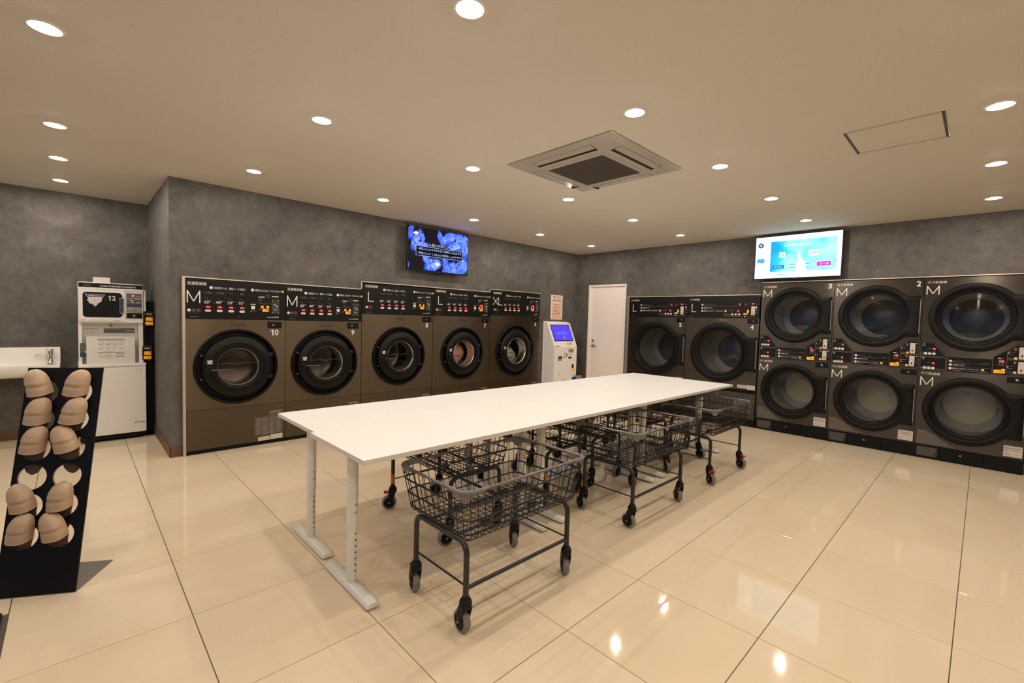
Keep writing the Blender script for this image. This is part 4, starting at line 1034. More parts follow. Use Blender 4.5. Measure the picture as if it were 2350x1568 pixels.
def make_slipper(sk_):
    root = empty('slipper', (0, 0, 0), 0, 'x', 'slipper', 'beige slippers in the rack')
    S0 = .118
    def kx(s): return sk_*.016*max(0, (s-.13)/.122)**1.6
    def hw(s):
        K = [(0, .004), (.010, .022), (.035, .034), (.075, .036), (.105, .040), (.122, .0455), (.145, .0465), (.170, .0450), (.192, .0445), (.210, .0420), (.226, .0370), (.238, .0295), (.246, .0200), (.2505, .0105), (.252, .002)]
        for (a, b), (c, d) in zip(K, K[1:]):
            if a <= s <= c: t = (s-a)/(c-a); return b+(d-b)*t
        return .003
    ss = [.252*i/36 for i in range(37)]
    q = MB(); top = [(kx(s)-hw(s), s-S0) for s in ss]+[(kx(s)+hw(s), s-S0) for s in reversed(ss)]
    q.loops([[(x, yv, -.004) for x, yv in top], [(x, yv, .004) for x, yv in top]], 0, True, None, True, True)
    q.build('sole', M['sole'], root)
    def sec(s, k=1.0, n=16):
        u = (s-.131)/.121
        hgt = .057*max(.0, 1-max(0, (u-.2)/.8)**2.6)**.55
        hgt = max(hgt*(1-.13*math.exp(-((u-.33)/.045)**2)+.05*math.exp(-((u-.43)/.05)**2)), .004)
        w = hw(s)*1.05*k+.001
        P = []
        for i in range(n+1):
            t = PI*i/n
            P.append((kx(s)-w*math.copysign(abs(math.cos(t))**.8, math.cos(t)), s-S0-(.012*math.sin(t)*max(0, 1-u*2) if u < .5 else 0), -.002+hgt*k*math.sin(t)**.8))
        return P
    sv = [.131+.121*(1-(1-i/26)**1.5) for i in range(27)]
    q = MB(); q.loops([sec(s) for s in sv], 0, False)
    q.loops([[(p[0]*.94, p[1]+.001, p[2]*.93) for p in sec(s)] for s in sv[:20]], 1, False)
    a = sec(sv[0]); b = [(p[0]*.94, p[1]+.001, p[2]*.93) for p in a]
    q.loops([a, b], 0, False)
    q.build('vamp', [M['slipper'], M['slipper_in']], root, smooth=70, fix=False)
    q = MB(); q.tube([(p[0]*1.0, p[1], p[2]) for p in sec(.1315)], .0016, 6); q.build('piping', M['slipper'], root)
    return root
sl_pair = [make_slipper(-1), make_slipper(1)]; used_ = [False, False]
rows = ['top', 'second', 'third', None, 'fifth', 'bottom']
TW = [(-5, 8), (4, 9), (6, -8), None, (-5, 0), (3, -6)]
SIDE = [(0, 1), (1, 1), (1, 0), None, (0, 1), (1, 0)]
for i, rz in enumerate(RZS):
    if rows[i] is None: continue
    for j, cx in enumerate(CXS):
        lab = 'beige slipper stuck in the %s row of the black rack, column %s' % (rows[i], 'toward the sink' if j == 0 else 'toward the white washer')
        k = SIDE[i][j]; o = dup(sl_pair[k], lab, 'beige slippers in the rack') if used_[k] else sl_pair[k]; used_[k] = True
        o['label'] = lab
        al = math.radians(15); tw = math.radians(TW[i][j])
        Tv = RU*math.cos(al)+RF*math.sin(al); Nv = RF*math.cos(al)-RU*math.sin(al); Xv = Tv.cross(Nv)
        if Xv.dot(RD) < 0: Xv = -Xv
        T2 = Tv*math.cos(tw)+Xv*math.sin(tw); X2 = Xv*math.cos(tw)-Tv*math.sin(tw)
        o.matrix_world = Matrix(((X2.x, T2.x, Nv.x, 0), (X2.y, T2.y, Nv.y, 0), (X2.z, T2.z, Nv.z, 0), (0, 0, 0, 1)))
        o.location = RM @ Vector((cx-.008, .002, rz-.014))

# ------------------------------------------------------------------ entrance mat
em = empty('entrance_mat', ((XL_+MAT_X)/2, (MAT_Y0+MAT_Y1)/2, 0), 0, 'grey entrance mat sunk in the floor with a dark metal edge', 'mat')
ex, ey = (MAT_X-XL_)/2-.02, (MAT_Y1-MAT_Y0)/2
MB().box(-ex, ex-.02, -ey, ey-.02, -.004, .006).build('pile', M['mat_fibre'], em, smooth=0)
MB().rbox(ex-.02, ex, -ey, ey, -.004, .011, .002).rbox(-ex, ex-.02, ey-.02, ey, -.004, .011, .002).build('edge_profile', M['bezel'], em)

# ------------------------------------------------------------------ sneaker washer (11) and sneaker dryer (12) in the alcove
FY = 6.25
sw = empty('sneaker_washer', (.292, FY, 0), 0, 'white floor standing sneaker washer, number 11 outlined on its front', 'washing machine')
hx = .263
MB().rbox(-hx, hx, .0, .52, .065, .772, .006, 2).build('cabinet', M['white_metal'], sw)
MB().rbox(-hx-.003, hx+.003, -.006, .525, .774, .808, .008, 3).build('lid', M['white_metal'], sw)
MB().box(-hx+.004, hx-.07, .006, .5, .02, .065).box(hx-.07, hx-.006, .02, .5, 0.03, .065).build('plinth', M['black'], sw, smooth=0)
q = MB()
for xx in (-.2, .22):
    for yy in (.06, .45): q.lathez([(.02, 0), (.02, .03)], xx, yy, 12)
q.build('foot', M['black'], sw, kind='stuff')
for dx in (0, .030):
    q = MB(); x = .180+dx; outline(q, [(x+.008, .700), (x+.017, .700), (x+.017, .757), (x+.010, .757), (x, .747), (x, .738), (x+.008, .742)], .0016, -.0008)
    q.build('number_print', M['grey_plastic'], sw, smooth=0, fix=False)
q = MB(); bars(q, .165, .185, .170, .018, -.0008, 2, 0, 1); bars(q, .19, .255, .172, .010, -.0008, 7, 0, 2); bars(q, .235, .255, .155, .006, -.0008, 3, 0, 3); q.build('maker_print', M['grey_plastic'], sw, smooth=0, fix=False)
sd = empty('sneaker_dryer', (.284, FY, .808), 0, 'white countertop sneaker dryer on its stand, number 12 on its black window', 'dryer')
X = lambda v: v-.284
Z = lambda v: v-.808
MB().rbox(X(.033), X(.537), .0, .42, Z(1.232), Z(1.640), .006, 2).build('cabinet', M['white_metal'], sd)
q = MB().rbox(X(.037), X(.533), -.004, .002, Z(1.588), Z(1.632), .001, 1); fh = q.build('fascia', M['panel'], sd)
q = MB(); text(q, 'COIN SNEAKER LAUNDRY', X(.195), Z(1.607), -.0046, w=.285, h=.017, bold=.0006); q.build('lettering', M['white_print'], fh, smooth=0, fix=False)
q = MB(); maker_mark(q, X(.072), X(.125), Z(1.602), Z(1.617), -.0046); q.build('maker_mark', M['grey_print'], fh, smooth=0, fix=False)
MB().rbox(X(.030), X(.540), -.008, .004, Z(1.571), Z(1.587), .002).build('fascia_ledge', M['white_metal'], sd)
d = MB().rbox(X(.036), X(.388), -.012, .002, Z(1.246), Z(1.568), .004, 2).build('door', M['white_metal'], sd)
q = MB(); q.prism(rrect(X(.066), X(.366), Z(1.288), Z(1.541), .03, 6), -.014, -.010)
for cx in (.138, .274): q.disc(X(cx), Z(1.352), .033, -.0144, 28, 1)
q.build('door_window', [M['panel'], M['void']], d, smooth=0)
q = MB(); number(q, '12', X(.284), Z(1.486), -.0150, .050); q.build('number_print', M['white_print'], d, smooth=0, fix=False); q = MB()
bars(q, X(.05), X(.09), Z(1.258), .005, -.0124, 5, 1, 1); bars(q, X(.11), X(.27), Z(1.258), .003, -.0124, 14, 1, 2); bars(q, X(.295), X(.35), Z(1.258), .006, -.0124, 6, 1, 3)
q.build('small_print', [M['white_print'], M['grey_plastic']], d, smooth=0, fix=False, kind='stuff')
q = MB(); q.poly([(X(.083), Z(1.520)), (X(.158), Z(1.386)), (X(.233), Z(1.520))], -.0148, 0); q.poly([(X(.090), Z(1.516)), (X(.158), Z(1.393)), (X(.226), Z(1.516))], -.0150, 1)
q.poly([(X(.104), Z(1.491)), (X(.158), Z(1.398)), (X(.212), Z(1.491))], -.0152, 0); bars(q, X(.110), X(.206), Z(1.503), .007, -.0152, 9, 0, 3)
for k, (ox, oz) in enumerate(((.0, .0), (.016, -.022))):
    sh = [(.098, 1.462), (.110, 1.476), (.128, 1.480), (.150, 1.470), (.176, 1.474), (.196, 1.484), (.212, 1.486), (.210, 1.470), (.190, 1.456), (.160, 1.446), (.120, 1.446), (.102, 1.450)]
    sh = [(X(a*(.86 if k else 1)+(.022 if k else 0)+ox*.2), Z(b+oz)) for a, b in sh]
    q.poly(list(reversed(sh)), -.0154-.0004*k, 0); outline(q, sh, .0022, -.0156-.0004*k, 2); stroke(q, sh[3], sh[9], .002, -.0156-.0004*k, 2); stroke(q, sh[4], sh[8], .002, -.0156-.0004*k, 2)
q.poly([(X(.146), Z(1.405)), (X(.158), Z(1.390)), (X(.170), Z(1.405))], -.0154, 1)
q.build('shoe_badge', [M['white_print'], M['blue_print'], M['grey_plastic']], d, smooth=0, fix=False)
q = MB().rbox(X(.342), X(.376), -.030, -.012, Z(1.330), Z(1.494), .008, 3); q.rbox(X(.348), X(.371), -.0312, -.029, Z(1.338), Z(1.486), .001, 1, 1); q.build('door_handle', [M['chrome'], M['graph_blue']], d)
cp = MB().rbox(X(.398), X(.526), -.006, .002, Z(1.342), Z(1.548), .003).build('control_panel', M['grey_panel'], sd)
q = MB(); outline(q, rrect(X(.399), X(.525), Z(1.343), Z(1.547), .003), .0025, -.0066, 0)
bars(q, X(.405), X(.518), Z(1.540), .003, -.0066, 18, 0, 1); bars(q, X(.48), X(.515), Z(1.515), .006, -.0066, 4, 0, 2); bars(q, X(.47), X(.52), Z(1.490), .008, -.0066, 5, 0, 3); bars(q, X(.405), X(.46), Z(1.492), .005, -.0066, 6, 0, 4)
bars(q, X(.485), X(.505), Z(1.447), .008, -.0066, 3, 0, 5); q.flat(X(.400), X(.524), Z(1.404), Z(1.432), -.0064, 1)
q.flat(X(.405), X(.467), Z(1.350), Z(1.400), -.0066, 2).flat(X(.471), X(.520), Z(1.350), Z(1.400), -.0066, 2); bars(q, X(.412), X(.455), Z(1.385), .004, -.007, 5, 0, 7)
q.build('lettering', [M['white_print'], M['graph_blue'], M['grey_plastic']], cp, smooth=0, fix=False)
MB().lathe([(0, -.012), (.008, -.011), (.010, -.006)], X(.454), Z(1.518), 14).build('status_lamp', M['red_led'], cp)
q = MB()
for a, b in ((.441, 1.468), (.450, 1.450)): q.rbox(X(a-.008), X(a+.008), -.012, -.006, Z(b-.007), Z(b+.007), .003)
q.build('select_button', M['button'], cp, kind='stuff')
q = MB().rbox(X(.399), X(.528), -.008, .002, Z(1.283), Z(1.337), .002).ring(X(.460), Z(1.310), .007, .011, -.0086, 14, 1); q.build('key_slot', [M['black'], M['white_print']], sd)
MB().rbox(X(.540), X(.560), .02, .30, Z(1.36), Z(1.585), .003).build('side_box', M['white_metal'], sd)
# stand
q = MB().rbox(X(.031), X(.058), .03, .40, .0, Z(1.232), .003).rbox(X(.500), X(.537), .03, .40, 0, Z(1.232), .003); q.build('stand_post', M['white_metal'], sd)
q = MB().box(X(.058), X(.500), .17, .18, 0, Z(1.232)); bb = q.build('stand_back', M['white_metal'], sd, smooth=0)
q = MB().flat(X(.225), X(.475), Z(1.120), Z(1.172), .1694, 0); bars(q, X(.23), X(.37), Z(1.166), .004, .169, 10, 1, 1); bars(q, X(.40), X(.465), Z(1.146), .016, .169, 5, 1, 2)
bars(q, X(.075), X(.185), Z(1.165), .006, .1692, 9, 2, 3); q.flat(X(.128), X(.134), Z(1.13), Z(1.158), .1692, 2)
q.build('lettering', [M['grey_print'], M['sticker'], M['grey_plastic']], bb, smooth=0, fix=False)
MB().lathe([(0, .160), (.012, .160), (.014, .170)], X(.283), Z(1.200), 14).build('screw', M['brass'], sd)
q = MB().rbox(X(.040), X(.098), .026, .034, Z(.882), Z(1.025), .002); q.flat(X(.042), X(.096), Z(.885), Z(.93), .0256, 1).disc(X(.085), Z(.935), .010, .0254, 14, 2); q.build('leaflet', [M['grey_panel'], M['graph_blue'], M['sticker']], sd)
# loose things on and beside the stack
cb = MB().rbox(-.064, .064, -.08, .08, 0, .056, .003); o = cb.build('white_box', M['cream_case']); o.location = (.212, FY+.12, 1.640); tag(o, 'small white box lying on top of the sneaker dryer', 'box')
ib = empty('instruction_box', (.278, FY+.045, .808), 0, 'white carton printed with pictograms on the sneaker washer lid', 'box')
MB().rbox(-.190, .190, -.035, .075, .0, .282, .004, 2).build('carton', M['white_paint'], ib)
q = MB(); y = -.0356
q.flat(-.105, .105, .253, .259, y, 1); bars(q, -.105, .105, .240, .005, y, 14, 0, 1)
for k in range(4):
    cx = -.078+.052*k; q.ring(cx, .205, .015, .017, y, 20, 0)
    for m_ in range(3): stroke(q, (cx-.010+.006*m_, .198+.004*m_), (cx+.008-.003*m_, .210-.006*m_), .003, y-.0002, 1 if k == 1 else 0)
    if k < 3: q.poly([(cx+.023, .200), (cx+.030, .205), (cx+.023, .210)], y, 1)
    bars(q, cx-.018, cx+.018, .163, .004, y, 4, 0, k); bars(q, cx-.018, cx+.012, .150, .003, y, 4, 0, k+9)
q.flat(-.105, .018, .116, .121, y, 1).flat(.026, .105, .116, .121, y, 1).flat(.026, .105, .072, .078, y, 1)
bars(q, -.07, .02, .128, .004, y, 8, 0, 30)
for k in range(5): bars(q, -.055, .015-.01*(k % 2), .100-.010*k, .003, y, 8, 0, 40+k); bars(q, .03, .10, .104-.008*(k % 3), .003, y, 8, 0, 50+k)
q.ring(-.078, .080, .012, .015, y, 14, 0)
q.build('pictograms', [M['grey_plastic'], M['ink']], ib, smooth=0, fix=False)
crp = empty('card_reader_post', (.600, FY+.06, 0), 0, 'black metal post holding two yellow card readers beside the sneaker machines', 'post')
MB().rbox(-.022, .030, .05, .10, .012, 1.47, .003).build('post', M['black'], crp)
MB().rbox(-.03, .034, .0, .16, 0, .012, .002).build('foot_plate', M['black'], crp)
for k, (cx, z0, z1) in enumerate(((.586, 1.200, 1.358), (.568, .830, .988))):
    cr = MB().rbox(cx-.600-.044, cx-.600+.044, -.03, .052, z0, z1, .004).build('card_reader', M['panel'], crp)
    q = MB(); a, b = cx-.6-.040, cx-.6+.040; y = -.0306
    outline(q, rrect(a, b, z0+.006, z1-.006, .003), .0022, y, 0)
    text(q, '▶', a+.003, z1-.027, y, h=.008, mi=1); bars(q, a+.016, a+.066, z1-.027, .009, y, 6, 1, 9); bars(q, a+.03, b-.02, z1-.045, .004, y, 3, 0, 1)
    q.build('lettering', [M['grey_print'], M['white_print']], cr, smooth=0, fix=False)
    q = MB().rbox(a+.014, b-.008, -.036, -.03, z0+.058, z0+.096, .003).rbox(a+.010, b-.006, -.040, -.03, z0+.014, z0+.048, .003); q.flat(a+.036, b-.014, z0+.034, z0+.039, -.0404, 1).disc(b-.018, z0+.087, .005, -.0364, 10, 1)
    q.build('card_slot', [M['yellow'], M['void']], cr)

# ------------------------------------------------------------------ wash basin
BX = -.107
sk = empty('wash_basin', (BX, YA, 0), 0, 'long white ceramic wash basin fixed to the alcove wall', 'sink')
Lb = 1.15
q = MB()
prof = [(-.002, .955), (-.075, .955), (-.080, .950), (-.082, .800), (-.090, .780), (-.12, .760), (-.40, .760), (-.44, .790), (-.465, .800), (-.475, .796), (-.478, .780), (-.470, .720), (-.440, .690), (-.30, .665), (-.05, .665), (-.002, .69)]
def shift(y, z, e): return (y, z)
rows_ = []
for x, k in ((0, .0), (-.03, .0), (-.045, 1), (-Lb+.045, 1), (-Lb+.03, 0), (-Lb, 0)):
    L = []
    for (y_, z_) in prof:
        if not k and -.47 < y_ < -.085 and .70 < z_ < .795: z_ = .795-.0*(y_)
        L.append((x, y_, z_))
    rows_.append(L)
q.loops([[p for p in r] for r in rows_], 0, True, None, True, True)
q.build('basin', M['ceramic'], sk, smooth=50)
fc = empty('basin_tap', (BX-.075, YA-.055, 0), 0, 'chrome self closing tap at the end of the white basin', 'tap')
q = MB().lathez([(.026, .800), (.024, .806), (.019, .812), (.017, .86), (.021, .90), (.021, .915)], 0, -.06, 20); q.tube([(0, -.06, .878), (-.06, -.066, .880), (-.098, -.070, .878), (-.104, -.071, .866)], .0065, 10); q.build('tap_body', M['chrome'], fc)
MB().lathez([(.021, .917), (.026, .924), (.028, .932), (.024, .938), (0, .940)], 0, -.06, 20).build('tap_button', M['chrome'], fc)
tp = empty('drain_valve', (BX-.150, YA, 0), 0, 'chrome angle valve on the wall under the white basin', 'valve')
mt = Matrix.Translation((0, 0, .53))
q = MB().lathe([(0, -.02), (.030, -.018), (.034, -.004), (.034, 0)], 0, 0, 20, 0, mt); q.tube([(0, -.015, .53), (0, -.05, .528), (.010, -.062, .51), (.018, -.064, .47), (.030, -.066, .445), (.045, -.066, .44)], .011, 12); q.build('valve_pipe', M['chrome'], tp)

# ------------------------------------------------------------------ payment kiosk, poster
KX0, KX1 = 5.770, 6.376
ks = empty('payment_kiosk', ((KX0+KX1)/2, YB, 0), 0, 'white payment kiosk with blue touch screen in the corner', 'kiosk')
hw_ = (KX1-KX0)/2
side = [(-.002, .0), (-.262, .0), (-.262, .938), (-.088, 1.338), (-.060, 1.356), (-.002, 1.356)]
q = MB(); q.loops([[(-hw_, a, b) for a, b in side], [(hw_, a, b) for a, b in side]], 0, True, None, True, True)
q.build('housing', M['white_metal'], ks, smooth=20)
MB().rbox(-hw_-.006, hw_+.006, -.020, -.001, .01, 1.368, .003).build('back_plate', M['white_metal'], ks)
# sloping face frame
P0 = Vector((0, -.262, .938)); P1 = Vector((0, -.088, 1.338)); up = (P1-P0).normalized(); SLH = (P1-P0).length; out = Vector((0, -up.z, up.y))
KM = Matrix(((1, 0, 0, P0.x), (0, -out.y, up.y, P0.y), (0, -out.z, up.z, P0.z), (0, 0, 0, 1)))
scr = MB().rbox(-hw_+.055, hw_-.050, -.006, .003, .108, .410, .002, 2, 0, KM).build('screen_bezel', M['bezel'], ks)
M['kiosk_blue'] = emis('kiosk_screen', srgb(96, 78, 255), 1.0)
M['kiosk_txt'] = emis('kiosk_text', srgb(205, 225, 255), 1.0)
q = MB().flat(-hw_+.067, hw_-.062, .120, .398, -.0066, 0, KM)
text(q, 'いらっしゃいませ', .005, .272, -.007, h=.020, w=.185, align='c', mi=1, mat=KM, bold=.001); text(q, '画面にタッチしてください', .005, .244, -.007, h=.022, w=.275, align='c', mi=1, mat=KM, bold=.001)
hand = [(-.006, .150), (.020, .150), (.026, .166), (.024, .180), (.008, .184), (.006, .205), (-.002, .205), (-.002, .176), (-.012, .180), (-.014, .170)]
outline(q, [(a+.02, b) for a, b in hand], .004, -.007, 1, KM)
q.build('touch_screen', [M['kiosk_blue'], M['kiosk_txt']], scr, smooth=0, fix=False)
q = MB().rbox(.035, .098, -.020, .0, .050, .074, .004, 2, 0, KM).rbox(.050, .080, -.014, .0, .036, .090, .004, 2, 0, KM); q.build('card_tray', M['yellow'], ks)
q = MB().rbox(.135, .195, -.005, .002, .042, .090, .004, 2, 0, KM); q.flat(.142, .188, .048, .084, -.0056, 1, KM).flat(.152, .178, .056, .076, -.006, 0, KM); q.build('card_sensor', [M['graph_blue'], M['kiosk_txt']], ks)
q = MB(); bars(q, -.275, -.165, .015, .012, -.001, 6, 0, 2, KM); bars(q, .06, .10, .012, .006, -.001, 3, 1, 3, KM); q.build('maker_print', [M['ink'], M['grey_plastic']], ks, smooth=0, fix=False)
KF = Matrix.Translation((0, -.262, 0))
q = MB().rbox(-.200, -.096, -.006, .002, .705, .785, .003, 2, 0, KF); q.box(-.192, -.104, -.008, .0, .748, .772, 1, KF); bars(q, -.18, -.12, .800, .006, -.001, 6, 2, 3, KF); q.build('bank_note_slot', [M['grey_plastic'], M['void'], M['ink']], ks)
q = MB().rbox(-.050, -.018, -.004, .002, .75, .79, .002, 2, 0, KF).rbox(.012, .040, -.010, .002, .765, .835, .003, 2, 1, KF).rbox(-.046, -.022, -.003, .002, .81, .84, .002, 1, 0, KF); q.build('coin_slot', [M['grey_plastic'], M['brass']], ks)
q = MB().flat(.075, .215, .835, .905, -.0012, 0, KF); bars(q, .085, .2, .88, .010, -.0016, 9, 1, 2, KF); bars(q, .085, .19, .860, .008, -.0016, 9, 1, 3, KF); q.build('yellow_label', [M['yellow_print'], M['ink']], ks, smooth=0, fix=False)
q = MB().rbox(.075, .160, -.004, .002, .735, .765, .002, 2, 0, KF); bars(q, .085, .145, .800, .012, -.001, 5, 1, 2, KF); bars(q, .09, .14, .705, .008, -.001, 4, 2, 3, KF); q.build('receipt_slot', [M['void'], M['ink'], M['grey_plastic']], ks)
q = MB().rbox(.175, .230, -.004, .002, .56, .63, .003, 2, 1, KF).rbox(.170, .245, -.022, .002, .535, .568, .005, 2, 0, KF); q.build('card_outlet', [M['yellow'], M['void']], ks)
q = MB(); q.prism(rrect(-.075, .015, .19, .335, .04, 6), -.004, .002, 0, KF); q.prism(rrect(-.062, .002, .20, .322, .03, 6), -.005, .0, 1, KF); bars(q, -.07, .02, .365, .010, -.001, 6, 2, 2, KF); q.build('coin_return', [M['grey_plastic'], M['copper'], M['ink']], ks)
MB().lathe([(0, -.006), (.010, -.006), (.010, 0)], -.155, .47, 12, 0, KF).build('key_lock', M['brass'], ks)
q = MB().rbox(.195, .240, -.05, .002, .26, .40, .004, 2, 0, KF).rbox(.240, .390, -.06, -.004, .30, .43, .004, 2, 1, KF); q.build('change_box', [M['black'], M['alu_grey']], ks)
ps = empty('notice_poster', (6.098, YB, 1.616), 0, 'narrow pink notice with red print above the kiosk', 'poster')
MB().rbox(-.156, .156, -.004, -.0005, -.213, .213, .001, 1).build('sheet', M['pink_paper'], ps)
q = MB(); y = -.0046
q.flat(-.118, .118, -.135, .075, y, 2); bars(q, -.105, -.02, .178, .034, y, 2, 0, 21); bars(q, .0, .105, .178, .034, y, 3, 0, 22); bars(q, -.12, .12, .140, .010, y, 8, 0, 1); bars(q, -.12, .125, .115, .018, y, 6, 1, 2)
q.flat(-.12, -.07, .082, .090, y, 0)
for k in range(6): bars(q, -.09, .02+.03*((k*7) % 4), .052-.026*k, .010, y-.0003, 5, (1, 0, 1, 0, 1, 1)[k], 5+k)
bars(q, -.11, .11, -.110, .008, y-.0003, 9, 1, 12); bars(q, -.11, .09, -.126, .007, y-.0003, 9, 1, 13); bars(q, -.125, .125, -.165, .018, y, 6, 0, 14); bars(q, -.13, .13, -.195, .008, y, 12, 0, 15)
q.build('lettering', [M['red_print'], M['brown_print'], M['peach_paper']], ps, smooth=0, fix=False)

# ------------------------------------------------------------------ televisions
def tv_shell(loc, rz, tilt, label, w=.975, h=.565):
    root = empty('television', loc, rz, label, 'television')
    T = Matrix.Rotation(-tilt, 4, 'X')
    MB().rbox(-w/2, w/2, 0, .022, -h/2, h/2, .004, 2, 0, T).build('frame', M['bezel'], root)
    MB().rbox(-w/2+.12, w/2-.12, .022, .052, -h/2+.06, h/2-.10, .01, 2, 0, T).build('back_cover', M['black'], root)
    return root, T
TVT = 0.0
tv1, T1 = tv_shell((3.528, 5.100, 2.262), 0, TVT, 'wall television showing white feathers on blue, above the washers')
MB().rbox(-.20, .20, .095, .119, -.12, .12, .003).rbox(-.03, .03, .05, .096, -.03, .03, .003).build('wall_bracket', M['black'], tv1)
def feather_mat():
    m = bpy.data.materials.new('feather_screen'); m.use_nodes = True; nt = m.node_tree
    nt.nodes.remove(nt.nodes['Principled BSDF'])
    tc = nd(m, 'ShaderNodeTexCoord')
    wn = nd(m, 'ShaderNodeTexNoise', i_Scale=11.0, i_Detail=6.0); lk(m, tc.outputs['Object'], wn.inputs['Vector'])
    ws = nd(m, 'ShaderNodeVectorMath', operation='MULTIPLY_ADD'); ws.inputs[1].default_value = (.075, .075, .075)
    sb = nd(m, 'ShaderNodeVectorMath', operation='SUBTRACT'); sb.inputs[1].default_value = (.5, .5, .5)
    lk(m, wn.outputs['Color'], sb.inputs[0]); lk(m, sb.outputs[0], ws.inputs[0]); lk(m, tc.outputs['Object'], ws.inputs[2])
    last = None
    #   x, z, half length, half width, angle, gain   (metres on the screen)
    for x, z, a, b, ang, g in ((-.44, .20, .10, .035, 80, .75), (-.37, .10, .10, .06, 60, .9), (-.27, .14, .13, .035, 105, .85), (-.30, .03, .14, .05, 15, .8), (.02, .17, .11, .045, 110, .85), (.17, .20, .16, .07, 35, .95), (.28, .10, .15, .06, 5, 1.0),
                               (.33, .22, .12, .06, 80, .9), (.42, .12, .15, .07, 85, 1.0), (-.20, -.12, .13, .05, 120, .9), (-.10, -.19, .14, .08, 20, 1.0), (.10, -.14, .12, .05, 95, .8), (.17, -.21, .14, .07, 30, .9), (.36, -.18, .17, .09, 25, .95), (-.47, -.22, .05, .02, 90, .7), (.44, -.05, .08, .03, 60, .6)):
        mp = nd(m, 'ShaderNodeMapping'); mp.vector_type = 'TEXTURE'
        mp.inputs['Location'].default_value = (x, 0, z); mp.inputs['Rotation'].default_value = (0, -math.radians(ang), 0); mp.inputs['Scale'].default_value = (a, 9.0, b)
        lk(m, ws.outputs[0], mp.inputs[0])
        ln = nd(m, 'ShaderNodeVectorMath', operation='LENGTH'); lk(m, mp.outputs[0], ln.inputs[0])
        mr = nd(m, 'ShaderNodeMapRange'); mr.inputs['From Min'].default_value = 1.16; mr.inputs['From Max'].default_value = .82; mr.inputs['To Max'].default_value = g
        lk(m, ln.outputs['Value'], mr.inputs[0])
        if last is None: last = mr.outputs[0]
        else:
            mx = nd(m, 'ShaderNodeMath', operation='MAXIMUM'); lk(m, last, mx.inputs[0]); lk(m, mr.outputs[0], mx.inputs[1]); last = mx.outputs[0]
    wv = nd(m, 'ShaderNodeTexNoise', i_Scale=16.0, i_Detail=5.0, i_Distortion=1.6); lk(m, ws.outputs[0], wv.inputs['Vector'])
    wm = nd(m, 'ShaderNodeMapRange'); wm.inputs['From Min'].default_value = .32; wm.inputs['From Max'].default_value = .66; wm.inputs['To Min'].default_value = .42; lk(m, wv.outputs[0], wm.inputs[0])
    mu = nd(m, 'ShaderNodeMath', operation='MULTIPLY'); lk(m, last, mu.inputs[0]); lk(m, wm.outputs[0], mu.inputs[1])
    r = ramp(m, mu.outputs[0], [(0.0, (.001, .001, .006)), (.18, (.004, .008, .09)), (.42, (.03, .075, .72)), (.72, (.10, .23, 1.0)), (.95, (.36, .52, 1.0))])
    e = nt.nodes.new('ShaderNodeBsdfPrincipled'); e.inputs['Base Color'].default_value = (.004, .004, .005, 1); e.inputs['Roughness'].default_value = .045
    e.inputs['Emission Strength'].default_value = 1.15; lk(m, r.outputs[0], e.inputs['Emission Color']); lk(m, e.outputs[0], nt.nodes['Material Output'].inputs[0])
    return m
M['feathers'] = feather_mat()
M['screen_txt'] = emis('screen_text', (.72, .78, 1.0), 1.1)
M['screen_dark'] = emis('screen_dark', (.004, .004, .02), 1.0)
q = MB(); q.flat(-.476, .476, -.268, .272, -.0006, 0); s1 = q.build('screen', M['feathers'], tv1, smooth=0, fix=False); s1.matrix_local = T1
q = MB(); y = -.0012
q.flat(-.36, .39, -.085, .035, y, 1); outline(q, [(-.36, -.085), (.39, -.085), (.39, .035), (-.36, .035)], .004, y-.0002, 0)
text(q, '羽毛ふとん洗いのポイント', -.345, .068, y, w=.53, h=.040, bold=.002); text(q, '・羽毛ふとんのすみずみまで洗剤をしみ込ませる', -.345, .004, y-.0002, w=.71, h=.032, bold=.001); text(q, '・羽毛ふとんに しみ込んだ洗剤をしっかりすすぐ', -.345, -.050, y-.0002, w=.72, h=.032, bold=.001)
o = q.build('caption', [M['screen_txt'], M['screen_dark']], s1, smooth=0, fix=False)
q = MB().box(-.02, .02, -.001, .003, -.279, -.274); o = q.build('standby_lamp', emis('standby', (.12, .03, .6), 1.5), tv1, smooth=0); o.matrix_local = T1
tv2, T2 = tv_shell((6.585, 1.700, 2.285), -PI/2, 0, 'wall television with a bright white and cyan screen, above dryer 3')
MB().rbox(-.20, .20, .079, .104, -.12, .12, .003).rbox(-.03, .03, .05, .08, -.03, .03, .003).build('wall_bracket', M['black'], tv2)
def cyan_mat():
    m = bpy.data.materials.new('cyan_panel'); m.use_nodes = True; nt = m.node_tree; nt.nodes.remove(nt.nodes['Principled BSDF'])
    tc = nd(m, 'ShaderNodeTexCoord'); sp = nd(m, 'ShaderNodeSeparateXYZ'); lk(m, tc.outputs['Object'], sp.inputs[0])
    n = nd(m, 'ShaderNodeTexNoise', i_Scale=4.5, i_Detail=1.0); lk(m, tc.outputs['Object'], n.inputs['Vector'])
    mr = nd(m, 'ShaderNodeMapRange'); mr.inputs['From Min'].default_value = -.30; mr.inputs['From Max'].default_value = -.08; mr.inputs['To Min'].default_value = -.35; mr.inputs['To Max'].default_value = .12
    lk(m, sp.outputs['X'], mr.inputs[0]); ad = nd(m, 'ShaderNodeMath', operation='ADD'); lk(m, n.outputs[0], ad.inputs[0]); lk(m, mr.outputs[0], ad.inputs[1])
    r = ramp(m, ad.outputs[0], [(.18, (.02, .45, .95)), (.42, (.05, .80, .98)), (.62, (.36, .95, 1.0)), (.9, (.60, .98, 1.0))])
    e = nd(m, 'ShaderNodeEmission', i_Strength=1.1); lk(m, r.outputs[0], e.inputs[0]); lk(m, e.outputs[0], nt.nodes['Material Output'].inputs[0]); return m
